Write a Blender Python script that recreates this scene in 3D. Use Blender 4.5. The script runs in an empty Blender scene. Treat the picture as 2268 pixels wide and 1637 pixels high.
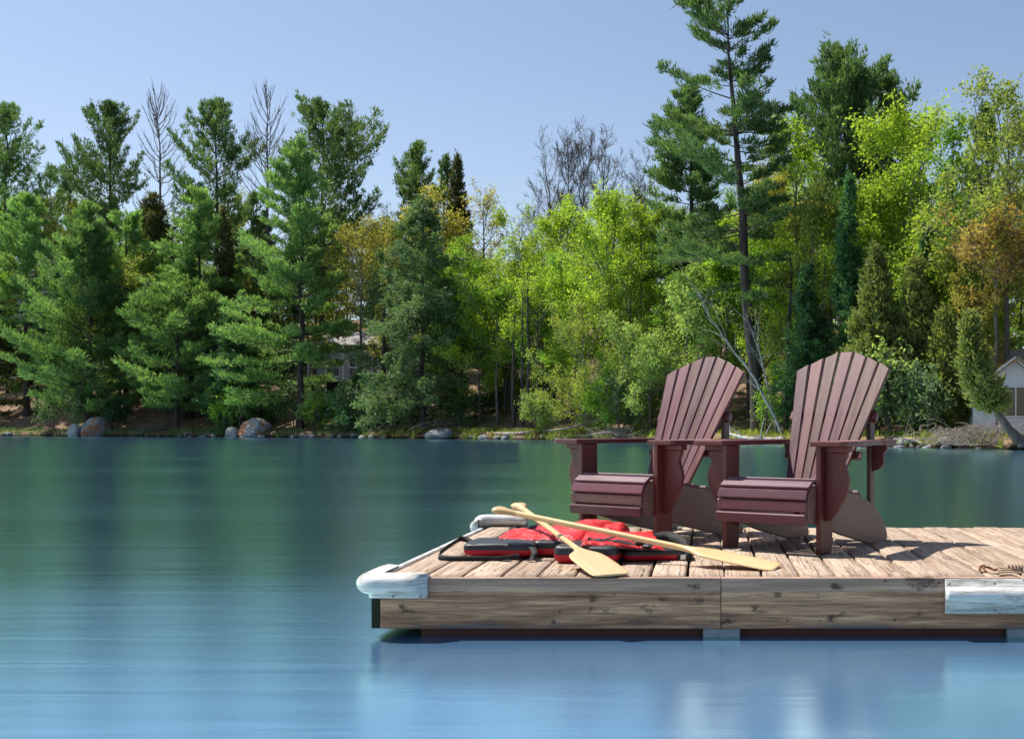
import bpy, bmesh, math, random
import numpy as np
from mathutils import Vector, Matrix, noise as mnoise

# ------------------------------------------------------------------ camera, sky, sun, exposure
SC = bpy.context.scene
COL = SC.collection
F, U0, V0 = 2566.6, 1564.0, 941.2          # focal length and horizon point of the survey photo (2268 px wide)
DECK = 0.25                                # deck top above the water
CAMZ = DECK + 0.6412
cam_d = bpy.data.cameras.new('camera'); cam = bpy.data.objects.new('camera', cam_d); COL.objects.link(cam)
cam.location = (0, 0, CAMZ); cam.rotation_euler = (math.radians(90), 0, 0)
cam_d.sensor_width = 36.0; cam_d.lens = 36.0 * F / 2268.0
cam_d.shift_x = -(U0 - 1134.0) / 2268.0; cam_d.shift_y = (V0 - 818.5) / 2268.0
cam_d.clip_start = 0.05; cam_d.clip_end = 3000
SC.camera = cam

SUN = Vector((-0.54, 0.27, 1.0)).normalized()
SUN_EL = math.asin(SUN.z); SUN_AZ = math.atan2(SUN.x, SUN.y)
world = bpy.data.worlds.new('World'); SC.world = world; world.use_nodes = True
wn = world.node_tree; wn.nodes.clear()
sky = wn.nodes.new('ShaderNodeTexSky'); sky.sky_type = 'NISHITA'; sky.sun_disc = False
sky.sun_elevation = SUN_EL; sky.sun_rotation = SUN_AZ
sky.air_density = 1.0; sky.dust_density = 0.8; sky.ozone_density = 2.2; sky.altitude = 200
bg = wn.nodes.new('ShaderNodeBackground'); bg.inputs[1].default_value = 0.078
wo = wn.nodes.new('ShaderNodeOutputWorld')
tint = wn.nodes.new('ShaderNodeMix'); tint.data_type = 'RGBA'; tint.blend_type = 'MULTIPLY'; tint.inputs[0].default_value = 1.0
tint.inputs[7].default_value = (1.0, 0.91, 0.86, 1)
wn.links.new(sky.outputs[0], tint.inputs[6]); wn.links.new(tint.outputs[2], bg.inputs[0]); wn.links.new(bg.outputs[0], wo.inputs[0])
sl = bpy.data.lights.new('sun', 'SUN'); sl.energy = 3.7; sl.angle = math.radians(0.53); sl.color = (1.0, 0.95, 0.87)
so = bpy.data.objects.new('sun', sl); COL.objects.link(so)
so.rotation_euler = SUN.to_track_quat('Z', 'Y').to_euler(); so.location = (-20, 14, 60)
SC.view_settings.view_transform = 'Standard'; SC.view_settings.look = 'None'
SC.view_settings.exposure = 1.08; SC.view_settings.gamma = 1.0; SC.view_settings.use_curve_mapping = False
SC.render.engine = 'CYCLES'
SC.cycles.max_bounces = 10; SC.cycles.diffuse_bounces = 6; SC.cycles.glossy_bounces = 3
SC.cycles.transmission_bounces = 8; SC.cycles.transparent_max_bounces = 6
SC.cycles.use_denoising = True; SC.cycles.caustics_refractive = False

# ------------------------------------------------------------------ helpers
def at(u, v, Y):
    return Vector(((u - U0) * Y / F, Y, CAMZ - (v - V0) * Y / F))
def on(u, v, z=DECK):
    Y = (CAMZ - z) * F / (v - V0)
    return Vector(((u - U0) * Y / F, Y, z))

def mesh_np(name, V, F4=None, F3=None, tone=None, smooth=False):
    me = bpy.data.meshes.new(name)
    V = np.ascontiguousarray(V, dtype=np.float32)
    parts, starts, n0 = [], [], 0
    if F4 is not None and len(F4):
        F4 = np.asarray(F4, dtype=np.int32); parts.append(F4.ravel()); starts.append(np.arange(len(F4)) * 4); n0 = len(F4) * 4
    if F3 is not None and len(F3):
        F3 = np.asarray(F3, dtype=np.int32); parts.append(F3.ravel()); starts.append(n0 + np.arange(len(F3)) * 3)
    L = np.concatenate(parts).astype(np.int32); S = np.concatenate(starts).astype(np.int32)
    me.vertices.add(len(V)); me.vertices.foreach_set('co', V.ravel())
    me.loops.add(len(L)); me.loops.foreach_set('vertex_index', L)
    me.polygons.add(len(S)); me.polygons.foreach_set('loop_start', S)
    if smooth: me.polygons.foreach_set('use_smooth', np.ones(len(S), dtype=bool))
    if tone is not None:
        a = me.attributes.new('tone', 'FLOAT', 'POINT'); a.data.foreach_set('value', np.ascontiguousarray(tone, dtype=np.float32))
    me.update(calc_edges=True)
    return me

def obj(name, data, mat=None, parent=None, loc=None, rot=None):
    o = bpy.data.objects.new(name, data); COL.objects.link(o)
    if mat is not None and data is not None:
        if len(data.materials) == 0: data.materials.append(mat)
    if parent is not None: o.parent = parent
    if loc is not None: o.location = loc
    if rot is not None: o.rotation_euler = rot
    return o
def tag(o, label, cat, group=None):
    o['label'] = label; o['category'] = cat
    if group: o['group'] = group
    return o
def thing(name, label, cat, loc=(0, 0, 0), rz=0.0, group=None):
    o = obj(name, None, loc=loc, rot=(0, 0, rz)); o.empty_display_size = 0.2
    return tag(o, label, cat, group)
def structure(o):
    o['kind'] = 'structure'; return o

def bm_mesh(bm, name, smooth=False):
    bmesh.ops.recalc_face_normals(bm, faces=bm.faces[:])
    me = bpy.data.meshes.new(name); bm.to_mesh(me); bm.free()
    if smooth:
        for p in me.polygons: p.use_smooth = True
    return me
def bm_box(bm, lo, hi, bev=0.0, seg=1):
    r = bmesh.ops.create_cube(bm, size=1.0)
    vs = r['verts']
    for v in vs:
        for i in range(3): v.co[i] = lo[i] + (v.co[i] + 0.5) * (hi[i] - lo[i])
    if bev > 0:
        es = list({e for v in vs for e in v.link_edges})
        bmesh.ops.bevel(bm, geom=es, offset=bev, segments=seg, affect='EDGES', profile=0.5)
def box_me(name, lo, hi, bev=0.003):
    bm = bmesh.new(); bm_box(bm, lo, hi, bev); return bm_mesh(bm, name)
def prism_me(name, pts, axis, t0, t1, bev=0.003):
    """outline pts (2D) in the plane across axis, extruded from t0 to t1"""
    bm = bmesh.new()
    def put(p, t):
        if axis == 0: return (t, p[0], p[1])
        if axis == 1: return (p[0], t, p[1])
        return (p[0], p[1], t)
    a = [bm.verts.new(put(p, t0)) for p in pts]; b = [bm.verts.new(put(p, t1)) for p in pts]
    n = len(pts)
    fa = bm.faces.new(a); fb = bm.faces.new(b[::-1])
    for i in range(n): bm.faces.new((a[i], b[i], b[(i + 1) % n], a[(i + 1) % n]))
    bmesh.ops.recalc_face_normals(bm, faces=bm.faces[:])
    if bev > 0:
        es = [e for e in bm.edges if (fa in e.link_faces or fb in e.link_faces)]
        bmesh.ops.bevel(bm, geom=es, offset=bev, segments=2, affect='EDGES', profile=0.5)
    return bm_mesh(bm, name)

def tubes(P, R, S=5):
    """P (N,K,3) centre lines, R (N,K) radii -> V, F4"""
    P = np.asarray(P, float); R = np.asarray(R, float)
    N, K, _ = P.shape
    T = np.gradient(P, axis=1); T /= np.linalg.norm(T, axis=2, keepdims=True) + 1e-9
    ref = np.where(np.abs(T[:, :1, 2:3]) > 0.8, np.array([1.0, 0, 0]), np.array([0, 0, 1.0]))
    A = np.cross(T, np.broadcast_to(ref, T.shape)); A /= np.linalg.norm(A, axis=2, keepdims=True) + 1e-9
    B = np.cross(T, A)
    th = np.arange(S) * 2 * np.pi / S
    V = P[:, :, None, :] + R[:, :, None, None] * (np.cos(th)[None, None, :, None] * A[:, :, None, :] + np.sin(th)[None, None, :, None] * B[:, :, None, :])
    idx = np.arange(N * K * S).reshape(N, K, S)
    a = idx[:, :-1, :]; b = np.roll(idx, -1, axis=2)[:, :-1, :]; c = np.roll(idx, -1, axis=2)[:, 1:, :]; d = idx[:, 1:, :]
    return V.reshape(-1, 3), np.stack([a, b, c, d], -1).reshape(-1, 4)
def merge(parts):
    Vs, Fs, n = [], [], 0
    for V, Fq in parts:
        if len(V) == 0: continue
        Vs.append(V); Fs.append(np.asarray(Fq) + n); n += len(V)
    return np.concatenate(Vs), np.concatenate(Fs)
def tube_me(name, pts, rad, S=8, K=None, cap=True):
    """smooth tube through control points (Catmull-Rom)"""
    P = np.array([list(p) for p in pts], float); n = len(P)
    K = K or (n - 1) * 6 + 1
    Q = np.vstack([2 * P[0] - P[1], P, 2 * P[-1] - P[-2]])
    out, rr = [], []
    rad = np.broadcast_to(np.asarray(rad, float), (n,))
    for k in range(K):
        s = k / (K - 1) * (n - 1); i = min(int(s), n - 2); t = s - i
        p0, p1, p2, p3 = Q[i], Q[i + 1], Q[i + 2], Q[i + 3]
        out.append(0.5 * ((2 * p1) + (-p0 + p2) * t + (2 * p0 - 5 * p1 + 4 * p2 - p3) * t * t + (-p0 + 3 * p1 - 3 * p2 + p3) * t ** 3))
        rr.append(rad[i] * (1 - t) + rad[i + 1] * t)
    out = np.array(out); rr = np.array(rr)
    if cap:
        d0 = out[0] - out[1]; d0 /= np.linalg.norm(d0) + 1e-9; d1 = out[-1] - out[-2]; d1 /= np.linalg.norm(d1) + 1e-9
        out = np.vstack([out[0] + d0 * rr[0] * .45, out[0] + d0 * rr[0] * .3, out, out[-1] + d1 * rr[-1] * .3, out[-1] + d1 * rr[-1] * .45])
        rr = np.concatenate([[1e-4, rr[0] * .75], rr, [rr[-1] * .75, 1e-4]])
    V, Q4 = tubes(out[None], rr[None], S)
    return mesh_np(name, V, Q4, smooth=True)

# ------------------------------------------------------------------ materials
def nmat(name):
    m = bpy.data.materials.new(name); m.use_nodes = True
    t = m.node_tree; t.nodes.clear()
    out = t.nodes.new('ShaderNodeOutputMaterial'); p = t.nodes.new('ShaderNodeBsdfPrincipled')
    t.links.new(p.outputs[0], out.inputs[0])
    return m, t, p, out
def nd(t, kind, **kw):
    n = t.nodes.new(kind)
    for k, v in kw.items():
        if k.startswith('i_'):
            key = k[2:]
            n.inputs[int(key) if key.isdigit() else key].default_value = v
        else: setattr(n, k, v)
    return n
def coords(t, scale, rnd=True, kind='Object'):
    tc = nd(t, 'ShaderNodeTexCoord'); mp = nd(t, 'ShaderNodeMapping'); mp.inputs['Scale'].default_value = scale
    t.links.new(tc.outputs[kind], mp.inputs[0])
    if rnd:
        oi = nd(t, 'ShaderNodeObjectInfo'); ml = nd(t, 'ShaderNodeMath', operation='MULTIPLY', i_1=37.0)
        t.links.new(oi.outputs['Random'], ml.inputs[0])
        ad = nd(t, 'ShaderNodeVectorMath', operation='ADD'); t.links.new(mp.outputs[0], ad.inputs[0]); t.links.new(ml.outputs[0], ad.inputs[1])
        return ad.outputs[0]
    return mp.outputs[0]
def tex(t, vec, scale=1.0, detail=4.0, rough=0.55, dist=0.0):
    n = nd(t, 'ShaderNodeTexNoise'); n.inputs['Scale'].default_value = scale; n.inputs['Detail'].default_value = detail
    n.inputs['Roughness'].default_value = rough; n.inputs['Distortion'].default_value = dist
    t.links.new(vec, n.inputs['Vector']); return n.outputs['Fac']
def ramp(t, fac, stops):
    r = nd(t, 'ShaderNodeValToRGB'); e = r.color_ramp.elements
    while len(e) < len(stops): e.new(0.5)
    for k, (p, c) in enumerate(stops):
        e[k].position = p; e[k].color = (c, c, c, 1) if isinstance(c, (int, float)) else (*c, 1)
    t.links.new(fac, r.inputs[0]); return r.outputs[0]
def mix(t, fac, a, b, mode='MIX'):
    m = nd(t, 'ShaderNodeMix', data_type='RGBA', blend_type=mode)
    for key, val in ((0, fac), (6, a), (7, b)):
        if hasattr(val, 'is_linked'): t.links.new(val, m.inputs[key])
        elif key == 0: m.inputs[0].default_value = val
        else: m.inputs[key].default_value = (*val, 1)
    return m.outputs[2]
def bump(t, p, h, strength=0.3, dist=0.01):
    b = nd(t, 'ShaderNodeBump'); b.inputs['Strength'].default_value = strength; b.inputs['Distance'].default_value = dist
    t.links.new(h, b.inputs['Height']); t.links.new(b.outputs[0], p.inputs['Normal'])
def objrand(t):
    return nd(t, 'ShaderNodeObjectInfo').outputs['Random']
def setp(p, **kw):
    names = dict(rough='Roughness', metal='Metallic', spec='Specular IOR Level', coat='Coat Weight', coatr='Coat Roughness')
    for k, v in kw.items(): p.inputs[names[k]].default_value = v

def leaf_mat(name, c1, c2, trans=0.4, var=0.12, tcol=None):
    m, t, p, out = nmat(name)
    at_ = nd(t, 'ShaderNodeAttribute', attribute_name='tone')
    c = mix(t, at_.outputs['Fac'], tuple(q * 1.22 for q in c1), tuple(min(.6, q * 1.18) for q in c2))
    hs = nd(t, 'ShaderNodeHueSaturation'); t.links.new(c, hs.inputs['Color'])
    mr = nd(t, 'ShaderNodeMapRange'); mr.inputs[3].default_value = 1 - var * 1.6; mr.inputs[4].default_value = 1 + var * 1.6
    t.links.new(objrand(t), mr.inputs[0]); t.links.new(mr.outputs[0], hs.inputs['Value'])
    t.links.new(hs.outputs[0], p.inputs['Base Color']); setp(p, rough=0.55, spec=0.25)
    tr = nd(t, 'ShaderNodeBsdfTranslucent')
    tc = mix(t, 1.0, hs.outputs[0], tcol or (1.25, 1.3, 0.7), 'MULTIPLY'); t.links.new(tc, tr.inputs[0])
    mx = nd(t, 'ShaderNodeMixShader', i_0=trans); t.links.new(p.outputs[0], mx.inputs[1]); t.links.new(tr.outputs[0], mx.inputs[2])
    t.links.new(mx.outputs[0], out.inputs[0]); return m
def bark_mat(name, c1, c2, scale=(6, 6, 1.2)):
    m, t, p, out = nmat(name)
    f = tex(t, coords(t, scale), 1.0, 5, 0.65)
    t.links.new(ramp(t, f, [(0.3, c1), (0.7, c2)]), p.inputs['Base Color']); setp(p, rough=0.9, spec=0.2)
    bump(t, p, f, 0.6, 0.05); return m

def deck_mat():
    m, t, p, out = nmat('weathered_deck_board')
    v1 = coords(t, (26, 1.6, 20)); v2 = coords(t, (3.0, 0.9, 3)); v3 = coords(t, (95, 3.2, 60)); v4 = coords(t, (9, 9, 9)); v5 = coords(t, (46, 1.1, 30))
    a = tex(t, v1, 1.0, 6, 0.65, 0.6); b = tex(t, v2, 1.3, 4, 0.6, 0.3); g = tex(t, v3, 1.0, 4, 0.7); s = tex(t, v4, 1.0, 5, 0.7); k = tex(t, v5, 1.0, 3, 0.5, 0.8)
    c = ramp(t, a, [(0.28, (0.20, 0.13, 0.085)), (0.45, (0.385, 0.28, 0.20)), (0.70, (0.52, 0.415, 0.325))])
    c = mix(t, ramp(t, b, [(0.42, 0.0), (0.68, 0.55)]), c, (0.43, 0.345, 0.275))
    c = mix(t, ramp(t, g, [(0.30, 0.75), (0.44, 0.0)]), c, (0.13, 0.09, 0.065))
    c = mix(t, ramp(t, k, [(0.475, 0.0), (0.495, 0.9), (0.505, 0.9), (0.525, 0.0)]), c, (0.12, 0.085, 0.06))
    c = mix(t, ramp(t, s, [(0.60, 0.0), (0.72, 0.6)]), c, (0.27, 0.17, 0.10))
    hs = nd(t, 'ShaderNodeHueSaturation'); t.links.new(c, hs.inputs['Color'])
    mr = nd(t, 'ShaderNodeMapRange'); mr.inputs[3].default_value = 0.8; mr.inputs[4].default_value = 1.15
    t.links.new(objrand(t), mr.inputs[0]); t.links.new(mr.outputs[0], hs.inputs['Value'])
    t.links.new(hs.outputs[0], p.inputs['Base Color']); setp(p, rough=0.88, spec=0.15)
    ad = nd(t, 'ShaderNodeMath', operation='ADD'); t.links.new(a, ad.inputs[0]); t.links.new(g, ad.inputs[1])
    bump(t, p, ad.outputs[0], 0.75, 0.006); return m
def fascia_mat():
    m, t, p, out = nmat('weathered_fascia_board')
    v1 = coords(t, (1.6, 20, 34)); v3 = coords(t, (5, 20, 110)); v4 = coords(t, (7, 7, 12)); v5 = coords(t, (2.2, 4, 7))
    a = tex(t, v1, 1.0, 6, 0.65, 0.5); g = tex(t, v3, 1.0, 4, 0.7); s = tex(t, v4, 1.0, 5, 0.65); k = tex(t, v5, 1.0, 5, 0.7, 0.4)
    c = ramp(t, a, [(0.30, (0.13, 0.062, 0.036)), (0.48, (0.40, 0.215, 0.125)), (0.64, (0.72, 0.43, 0.25))])
    c = mix(t, ramp(t, g, [(0.34, 0.7), (0.47, 0.0)]), c, (0.14, 0.09, 0.065))
    tc = nd(t, 'ShaderNodeTexCoord'); sp = nd(t, 'ShaderNodeSeparateXYZ'); t.links.new(tc.outputs['Object'], sp.inputs[0])
    # bleached grey band along the top edge, wavy
    nb = nd(t, 'ShaderNodeMath', operation='MULTIPLY_ADD', i_1=0.055, i_2=-0.0275); t.links.new(k, nb.inputs[0])
    z = nd(t, 'ShaderNodeMath', operation='ADD'); t.links.new(sp.outputs[2], z.inputs[0]); t.links.new(nb.outputs[0], z.inputs[1])
    band = nd(t, 'ShaderNodeMapRange'); band.inputs[1].default_value = -0.066; band.inputs[2].default_value = -0.054; t.links.new(z.outputs[0], band.inputs[0])
    bf = nd(t, 'ShaderNodeMath', operation='MULTIPLY', i_1=0.55); t.links.new(band.outputs[0], bf.inputs[0])
    c = mix(t, bf.outputs[0], c, mix(t, a, (0.31, 0.205, 0.165), (0.54, 0.41, 0.345)))
    c = mix(t, ramp(t, s, [(0.60, 0.0), (0.68, 0.85)]), c, (0.055, 0.036, 0.028))
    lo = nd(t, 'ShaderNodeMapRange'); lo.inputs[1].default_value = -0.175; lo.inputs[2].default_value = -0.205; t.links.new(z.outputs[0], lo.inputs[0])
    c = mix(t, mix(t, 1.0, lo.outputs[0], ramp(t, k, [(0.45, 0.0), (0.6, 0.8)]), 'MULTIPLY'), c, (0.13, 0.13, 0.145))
    t.links.new(c, p.inputs['Base Color']); setp(p, rough=0.85, spec=0.2)
    ad = nd(t, 'ShaderNodeMath', operation='ADD'); t.links.new(a, ad.inputs[0]); t.links.new(g, ad.inputs[1])
    bump(t, p, ad.outputs[0], 0.6, 0.004); return m
def painted_wood(name, c1, c2, cw, wear=0.5, rough=0.38, axis=(30, 30, 2.5), hue=0.0):
    m, t, p, out = nmat(name)
    v1 = coords(t, axis); v2 = coords(t, tuple(q * .22 for q in axis)); v3 = coords(t, tuple(q * 2.2 for q in axis))
    a = tex(t, v1, 1.0, 5, 0.6); b = tex(t, v2, 1.0, 5, 0.7); w = tex(t, v3, 1.0, 3, 0.6)
    c = mix(t, a, c1, c2)
    c = mix(t, ramp(t, b, [(0.55, 0.0), (0.75, wear)]), c, cw)
    c = mix(t, ramp(t, w, [(0.64, 0.0), (0.72, wear * 0.8)]), c, tuple(min(1, x * 1.35) for x in cw))
    hs = nd(t, 'ShaderNodeHueSaturation'); t.links.new(c, hs.inputs['Color'])
    mr = nd(t, 'ShaderNodeMapRange'); mr.inputs[3].default_value = 0.75; mr.inputs[4].default_value = 1.3
    t.links.new(objrand(t), mr.inputs[0]); t.links.new(mr.outputs[0], hs.inputs['Value'])
    if hue:
        fr = nd(t, 'ShaderNodeMath', operation='MULTIPLY', i_1=7.31); t.links.new(objrand(t), fr.inputs[0])
        f2 = nd(t, 'ShaderNodeMath', operation='FRACT'); t.links.new(fr.outputs[0], f2.inputs[0])
        mh = nd(t, 'ShaderNodeMapRange'); mh.inputs[3].default_value = 0.5 - hue; mh.inputs[4].default_value = 0.5 + hue * .35
        t.links.new(f2.outputs[0], mh.inputs[0]); t.links.new(mh.outputs[0], hs.inputs['Hue'])
    t.links.new(hs.outputs[0], p.inputs['Base Color'])
    t.links.new(ramp(t, a, [(0.3, rough - 0.06), (0.7, rough + 0.10)]), p.inputs['Roughness']); setp(p, spec=0.45)
    bump(t, p, a, 0.2, 0.002); return m
def plain(name, c, rough=0.6, spec=0.4, nscale=8.0, var=0.25, metal=0.0, bmp=0.15, stretch=(1, 1, 1)):
    m, t, p, out = nmat(name)
    f = tex(t, coords(t, tuple(nscale * s for s in stretch)), 1.0, 5, 0.6)
    t.links.new(mix(t, f, tuple(x * (1 - var) for x in c), tuple(min(1, x * (1 + var)) for x in c)), p.inputs['Base Color'])
    setp(p, rough=rough, spec=spec, metal=metal); bump(t, p, f, bmp, 0.01); return m
def dirty_white():
    m, t, p, out = nmat('scuffed_white_vinyl')
    a = tex(t, coords(t, (5, 5, 60), False), 1.0, 6, 0.7, 0.3); b = tex(t, coords(t, (7, 7, 14), False), 1.0, 5, 0.7)
    c = mix(t, ramp(t, a, [(0.46, 0.0), (0.62, 0.85)]), (0.62, 0.62, 0.60), (0.27, 0.25, 0.22))
    c = mix(t, ramp(t, b, [(0.52, 0.0), (0.68, 0.85)]), c, (0.19, 0.19, 0.15))
    t.links.new(c, p.inputs['Base Color']); setp(p, rough=0.5, spec=0.4); bump(t, p, a, 0.2, 0.004); return m
def rock_mat(name, c1, c2, lich=None):
    m, t, p, out = nmat(name)
    a = tex(t, coords(t, (1.6, 1.6, 1.6)), 1.0, 8, 0.65); b = tex(t, coords(t, (0.9, 0.9, 0.9)), 1.0, 6, 0.75, 0.5)
    c = mix(t, a, c1, c2)
    if lich: c = mix(t, ramp(t, b, [(0.50, 0.0), (0.54, 0.95)]), c, lich)
    t.links.new(c, p.inputs['Base Color']); setp(p, rough=0.9, spec=0.2); bump(t, p, a, 0.8, 0.08); return m
def ground_mat():
    m, t, p, out = nmat('forest_floor')
    a = tex(t, coords(t, (0.25, 0.25, 0.25), False), 1.0, 6, 0.65); b = tex(t, coords(t, (3, 3, 3), False), 1.0, 6, 0.75); g = tex(t, coords(t, (0.12, 0.12, 0.12), False), 1.0, 3, 0.6)
    c = ramp(t, b, [(0.3, (0.10, 0.062, 0.042)), (0.5, (0.22, 0.145, 0.10)), (0.7, (0.38, 0.27, 0.20))])
    c = mix(t, ramp(t, a, [(0.50, 0.0), (0.62, 0.75)]), c, mix(t, b, (0.035, 0.055, 0.012), (0.12, 0.16, 0.035)))
    sp = nd(t, 'ShaderNodeSeparateXYZ'); tc = nd(t, 'ShaderNodeTexCoord'); t.links.new(tc.outputs['Object'], sp.inputs[0])
    zz = nd(t, 'ShaderNodeMath', operation='MULTIPLY_ADD', i_1=-0.35, i_2=0.0); t.links.new(b, zz.inputs[0]); t.links.new(sp.outputs[2], zz.inputs[2])
    wet = nd(t, 'ShaderNodeMapRange'); wet.inputs[1].default_value = 0.06; wet.inputs[2].default_value = -0.10; t.links.new(zz.outputs[0], wet.inputs[0])
    c = mix(t, wet.outputs[0], c, (0.022, 0.018, 0.013))
    t.links.new(c, p.inputs['Base Color']); setp(p, rough=0.95, spec=0.1); bump(t, p, b, 0.8, 0.12); return m
def water_mat():
    m, t, p, out = nmat('lake_water')
    a = tex(t, coords(t, (0.45, 3.0, 1), False), 1.0, 3, 0.5, 0.8); b = tex(t, coords(t, (0.05, 0.30, 1), False), 1.0, 3, 0.55)
    p.inputs['Base Color'].default_value = (0.105, 0.225, 0.42, 1); setp(p, spec=0.0, rough=1.0)
    g = nd(t, 'ShaderNodeBsdfGlossy', distribution='BECKMANN'); g.inputs['Color'].default_value = (0.66, 0.96, 0.88, 1)
    t.links.new(ramp(t, b, [(0.3, WR - .03), (0.7, WR + .03)]), g.inputs['Roughness'])
    ad = nd(t, 'ShaderNodeMath', operation='MULTIPLY_ADD', i_1=2.0); t.links.new(b, ad.inputs[0]); t.links.new(a, ad.inputs[2])
    bump(t, g, ad.outputs[0], 0.07, 0.05)
    fr = nd(t, 'ShaderNodeFresnel'); fr.inputs['IOR'].default_value = 1.33
    mr = nd(t, 'ShaderNodeMapRange'); mr.inputs[1].default_value = 0.0; mr.inputs[2].default_value = 0.50; mr.inputs[3].default_value = 0.36; mr.inputs[4].default_value = 0.94
    t.links.new(fr.outputs[0], mr.inputs[0])
    mx = nd(t, 'ShaderNodeMixShader'); t.links.new(mr.outputs[0], mx.inputs[0]); t.links.new(p.outputs[0], mx.inputs[1]); t.links.new(g.outputs[0], mx.inputs[2])
    t.links.new(mx.outputs[0], out.inputs[0]); return m
WR = 0.225

M = {}
M['deck'] = deck_mat(); M['fascia'] = fascia_mat(); M['white'] = dirty_white(); M['water'] = water_mat(); M['ground'] = ground_mat()
M['maroon'] = painted_wood('maroon_stain', (0.085, 0.018, 0.017), (0.140, 0.032, 0.028), (0.14, 0.060, 0.052), 0.25, 0.40)
M['slat'] = painted_wood('maroon_slat_stain', (0.068, 0.017, 0.016), (0.120, 0.034, 0.030), (0.20, 0.09, 0.068), 0.5, 0.38, (34, 2.2, 34), 0.035)
M['seat'] = painted_wood('maroon_seat_stain', (0.075, 0.022, 0.028), (0.125, 0.040, 0.045), (0.26, 0.14, 0.10), 0.45, 0.40, (2.5, 34, 34), 0.04)
M['greyed'] = painted_wood('greyed_maroon_stain', (0.125, 0.072, 0.062), (0.185, 0.115, 0.10), (0.22, 0.155, 0.14), 0.5, 0.45, (30, 3, 14))
M['paddle'] = painted_wood('varnished_pale_wood', (0.50, 0.31, 0.13), (0.72, 0.52, 0.28), (0.42, 0.23, 0.09), 0.45, 0.24, (2, 60, 60))
def nylon():
    m, t, p, out = nmat('red_nylon')
    a = tex(t, coords(t, (11, 11, 11), False), 1.0, 3, 0.5, 1.2); b = tex(t, coords(t, (34, 34, 34), False), 1.0, 3, 0.5, 0.6)
    sb_ = nd(t, 'ShaderNodeMath', operation='SUBTRACT', i_1=0.5); t.links.new(a, sb_.inputs[0])
    ab = nd(t, 'ShaderNodeMath', operation='ABSOLUTE'); t.links.new(sb_.outputs[0], ab.inputs[0])
    pw = nd(t, 'ShaderNodeMath', operation='POWER', i_1=0.6); t.links.new(ab.outputs[0], pw.inputs[0])
    ad = nd(t, 'ShaderNodeMath', operation='MULTIPLY_ADD', i_1=0.25); t.links.new(b, ad.inputs[0]); t.links.new(pw.outputs[0], ad.inputs[2])
    t.links.new(mix(t, b, (0.52, 0.012, 0.016), (0.66, 0.024, 0.026)), p.inputs['Base Color']); setp(p, rough=0.5, spec=0.4)
    bump(t, p, ad.outputs[0], 0.8, 0.02); return m
M['red'] = nylon()
M['redtrim'] = plain('crimson_trim', (0.46, 0.012, 0.028), 0.5, 0.4, 25, 0.2)
M['black'] = plain('black_vinyl', (0.020, 0.021, 0.026), 0.42, 0.5, 20, 0.3)
M['web'] = plain('black_webbing', (0.022, 0.021, 0.021), 0.75, 0.3, 80, 0.4)
M['buckle'] = plain('black_plastic', (0.03, 0.032, 0.036), 0.35, 0.5, 30, 0.2)
M['screw'] = plain('dark_screw', (0.05, 0.035, 0.03), 0.6, 0.4, 30, 0.3)
M['steel'] = plain('galvanised_screw', (0.35, 0.34, 0.32), 0.4, 0.5, 40, 0.3, metal=0.8)
M['rust'] = plain('rusty_iron', (0.20, 0.085, 0.045), 0.85, 0.2, 60, 0.45)
M['rope'] = plain('tan_rope', (0.42, 0.31, 0.22), 0.9, 0.1, 90, 0.4, bmp=0.5)
M['beam'] = plain('red_brown_beam', (0.13, 0.055, 0.045), 0.8, 0.2, 8, 0.4)
M['float'] = plain('grey_float', (0.33, 0.36, 0.38), 0.7, 0.3, 30, 0.4)
M['endgrain'] = plain('dark_end_grain', (0.030, 0.032, 0.020), 0.9, 0.1, 40, 0.5)  # very dark olive-black tone with fine noise, for side board and float
M['whitepaint'] = plain('white_paint', (0.72, 0.73, 0.75), 0.55, 0.3, 3, 0.06, bmp=0.05)
M['siding'] = plain('white_siding', (0.76, 0.78, 0.82), 0.6, 0.3, 3, 0.06, bmp=0.05)
M['greywall'] = plain('pale_grey_siding', (0.44, 0.45, 0.47), 0.7, 0.2, 3, 0.08)
M['brownwall'] = plain('brown_siding', (0.11, 0.075, 0.06), 0.8, 0.2, 3, 0.2)
M['greyroof'] = plain('pale_roof_shingles', (0.27, 0.26, 0.255), 0.9, 0.1, 4, 0.2)
def moss_roof():
    m, t, p, out = nmat('mossy_shingles')
    a = tex(t, coords(t, (1.2, 1.2, 1.2), False), 1.0, 6, 0.7); b = tex(t, coords(t, (7, 7, 7), False), 1.0, 5, 0.7)
    c = mix(t, b, (0.22, 0.19, 0.165), (0.36, 0.32, 0.29))
    c = mix(t, ramp(t, a, [(0.42, 0.0), (0.58, 0.9)]), c, mix(t, b, (0.26, 0.11, 0.03), (0.42, 0.23, 0.06)))
    t.links.new(c, p.inputs['Base Color']); setp(p, rough=0.95, spec=0.1); bump(t, p, b, 0.5, 0.02); return m
M['mossroof'] = moss_roof()
def glass_mat():
    m, t, p, out = nmat('window_glass')
    p.inputs['Base Color'].default_value = (0.012, 0.018, 0.022, 1); setp(p, rough=0.05, spec=0.8); return m
M['glass'] = glass_mat()
M['bark'] = bark_mat('dark_bark', (0.030, 0.024, 0.020), (0.105, 0.085, 0.075))
M['greybark'] = bark_mat('grey_bark', (0.075, 0.062, 0.054), (0.20, 0.17, 0.155))
M['birch'] = bark_mat('white_birch_bark', (0.17, 0.16, 0.15), (0.44, 0.42, 0.39), (3, 3, 5))
M['deadwood'] = bark_mat('bleached_dead_wood', (0.15, 0.12, 0.10), (0.34, 0.29, 0.25))
M['rock'] = rock_mat('grey_granite', (0.10, 0.105, 0.115), (0.30, 0.30, 0.31))
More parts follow.
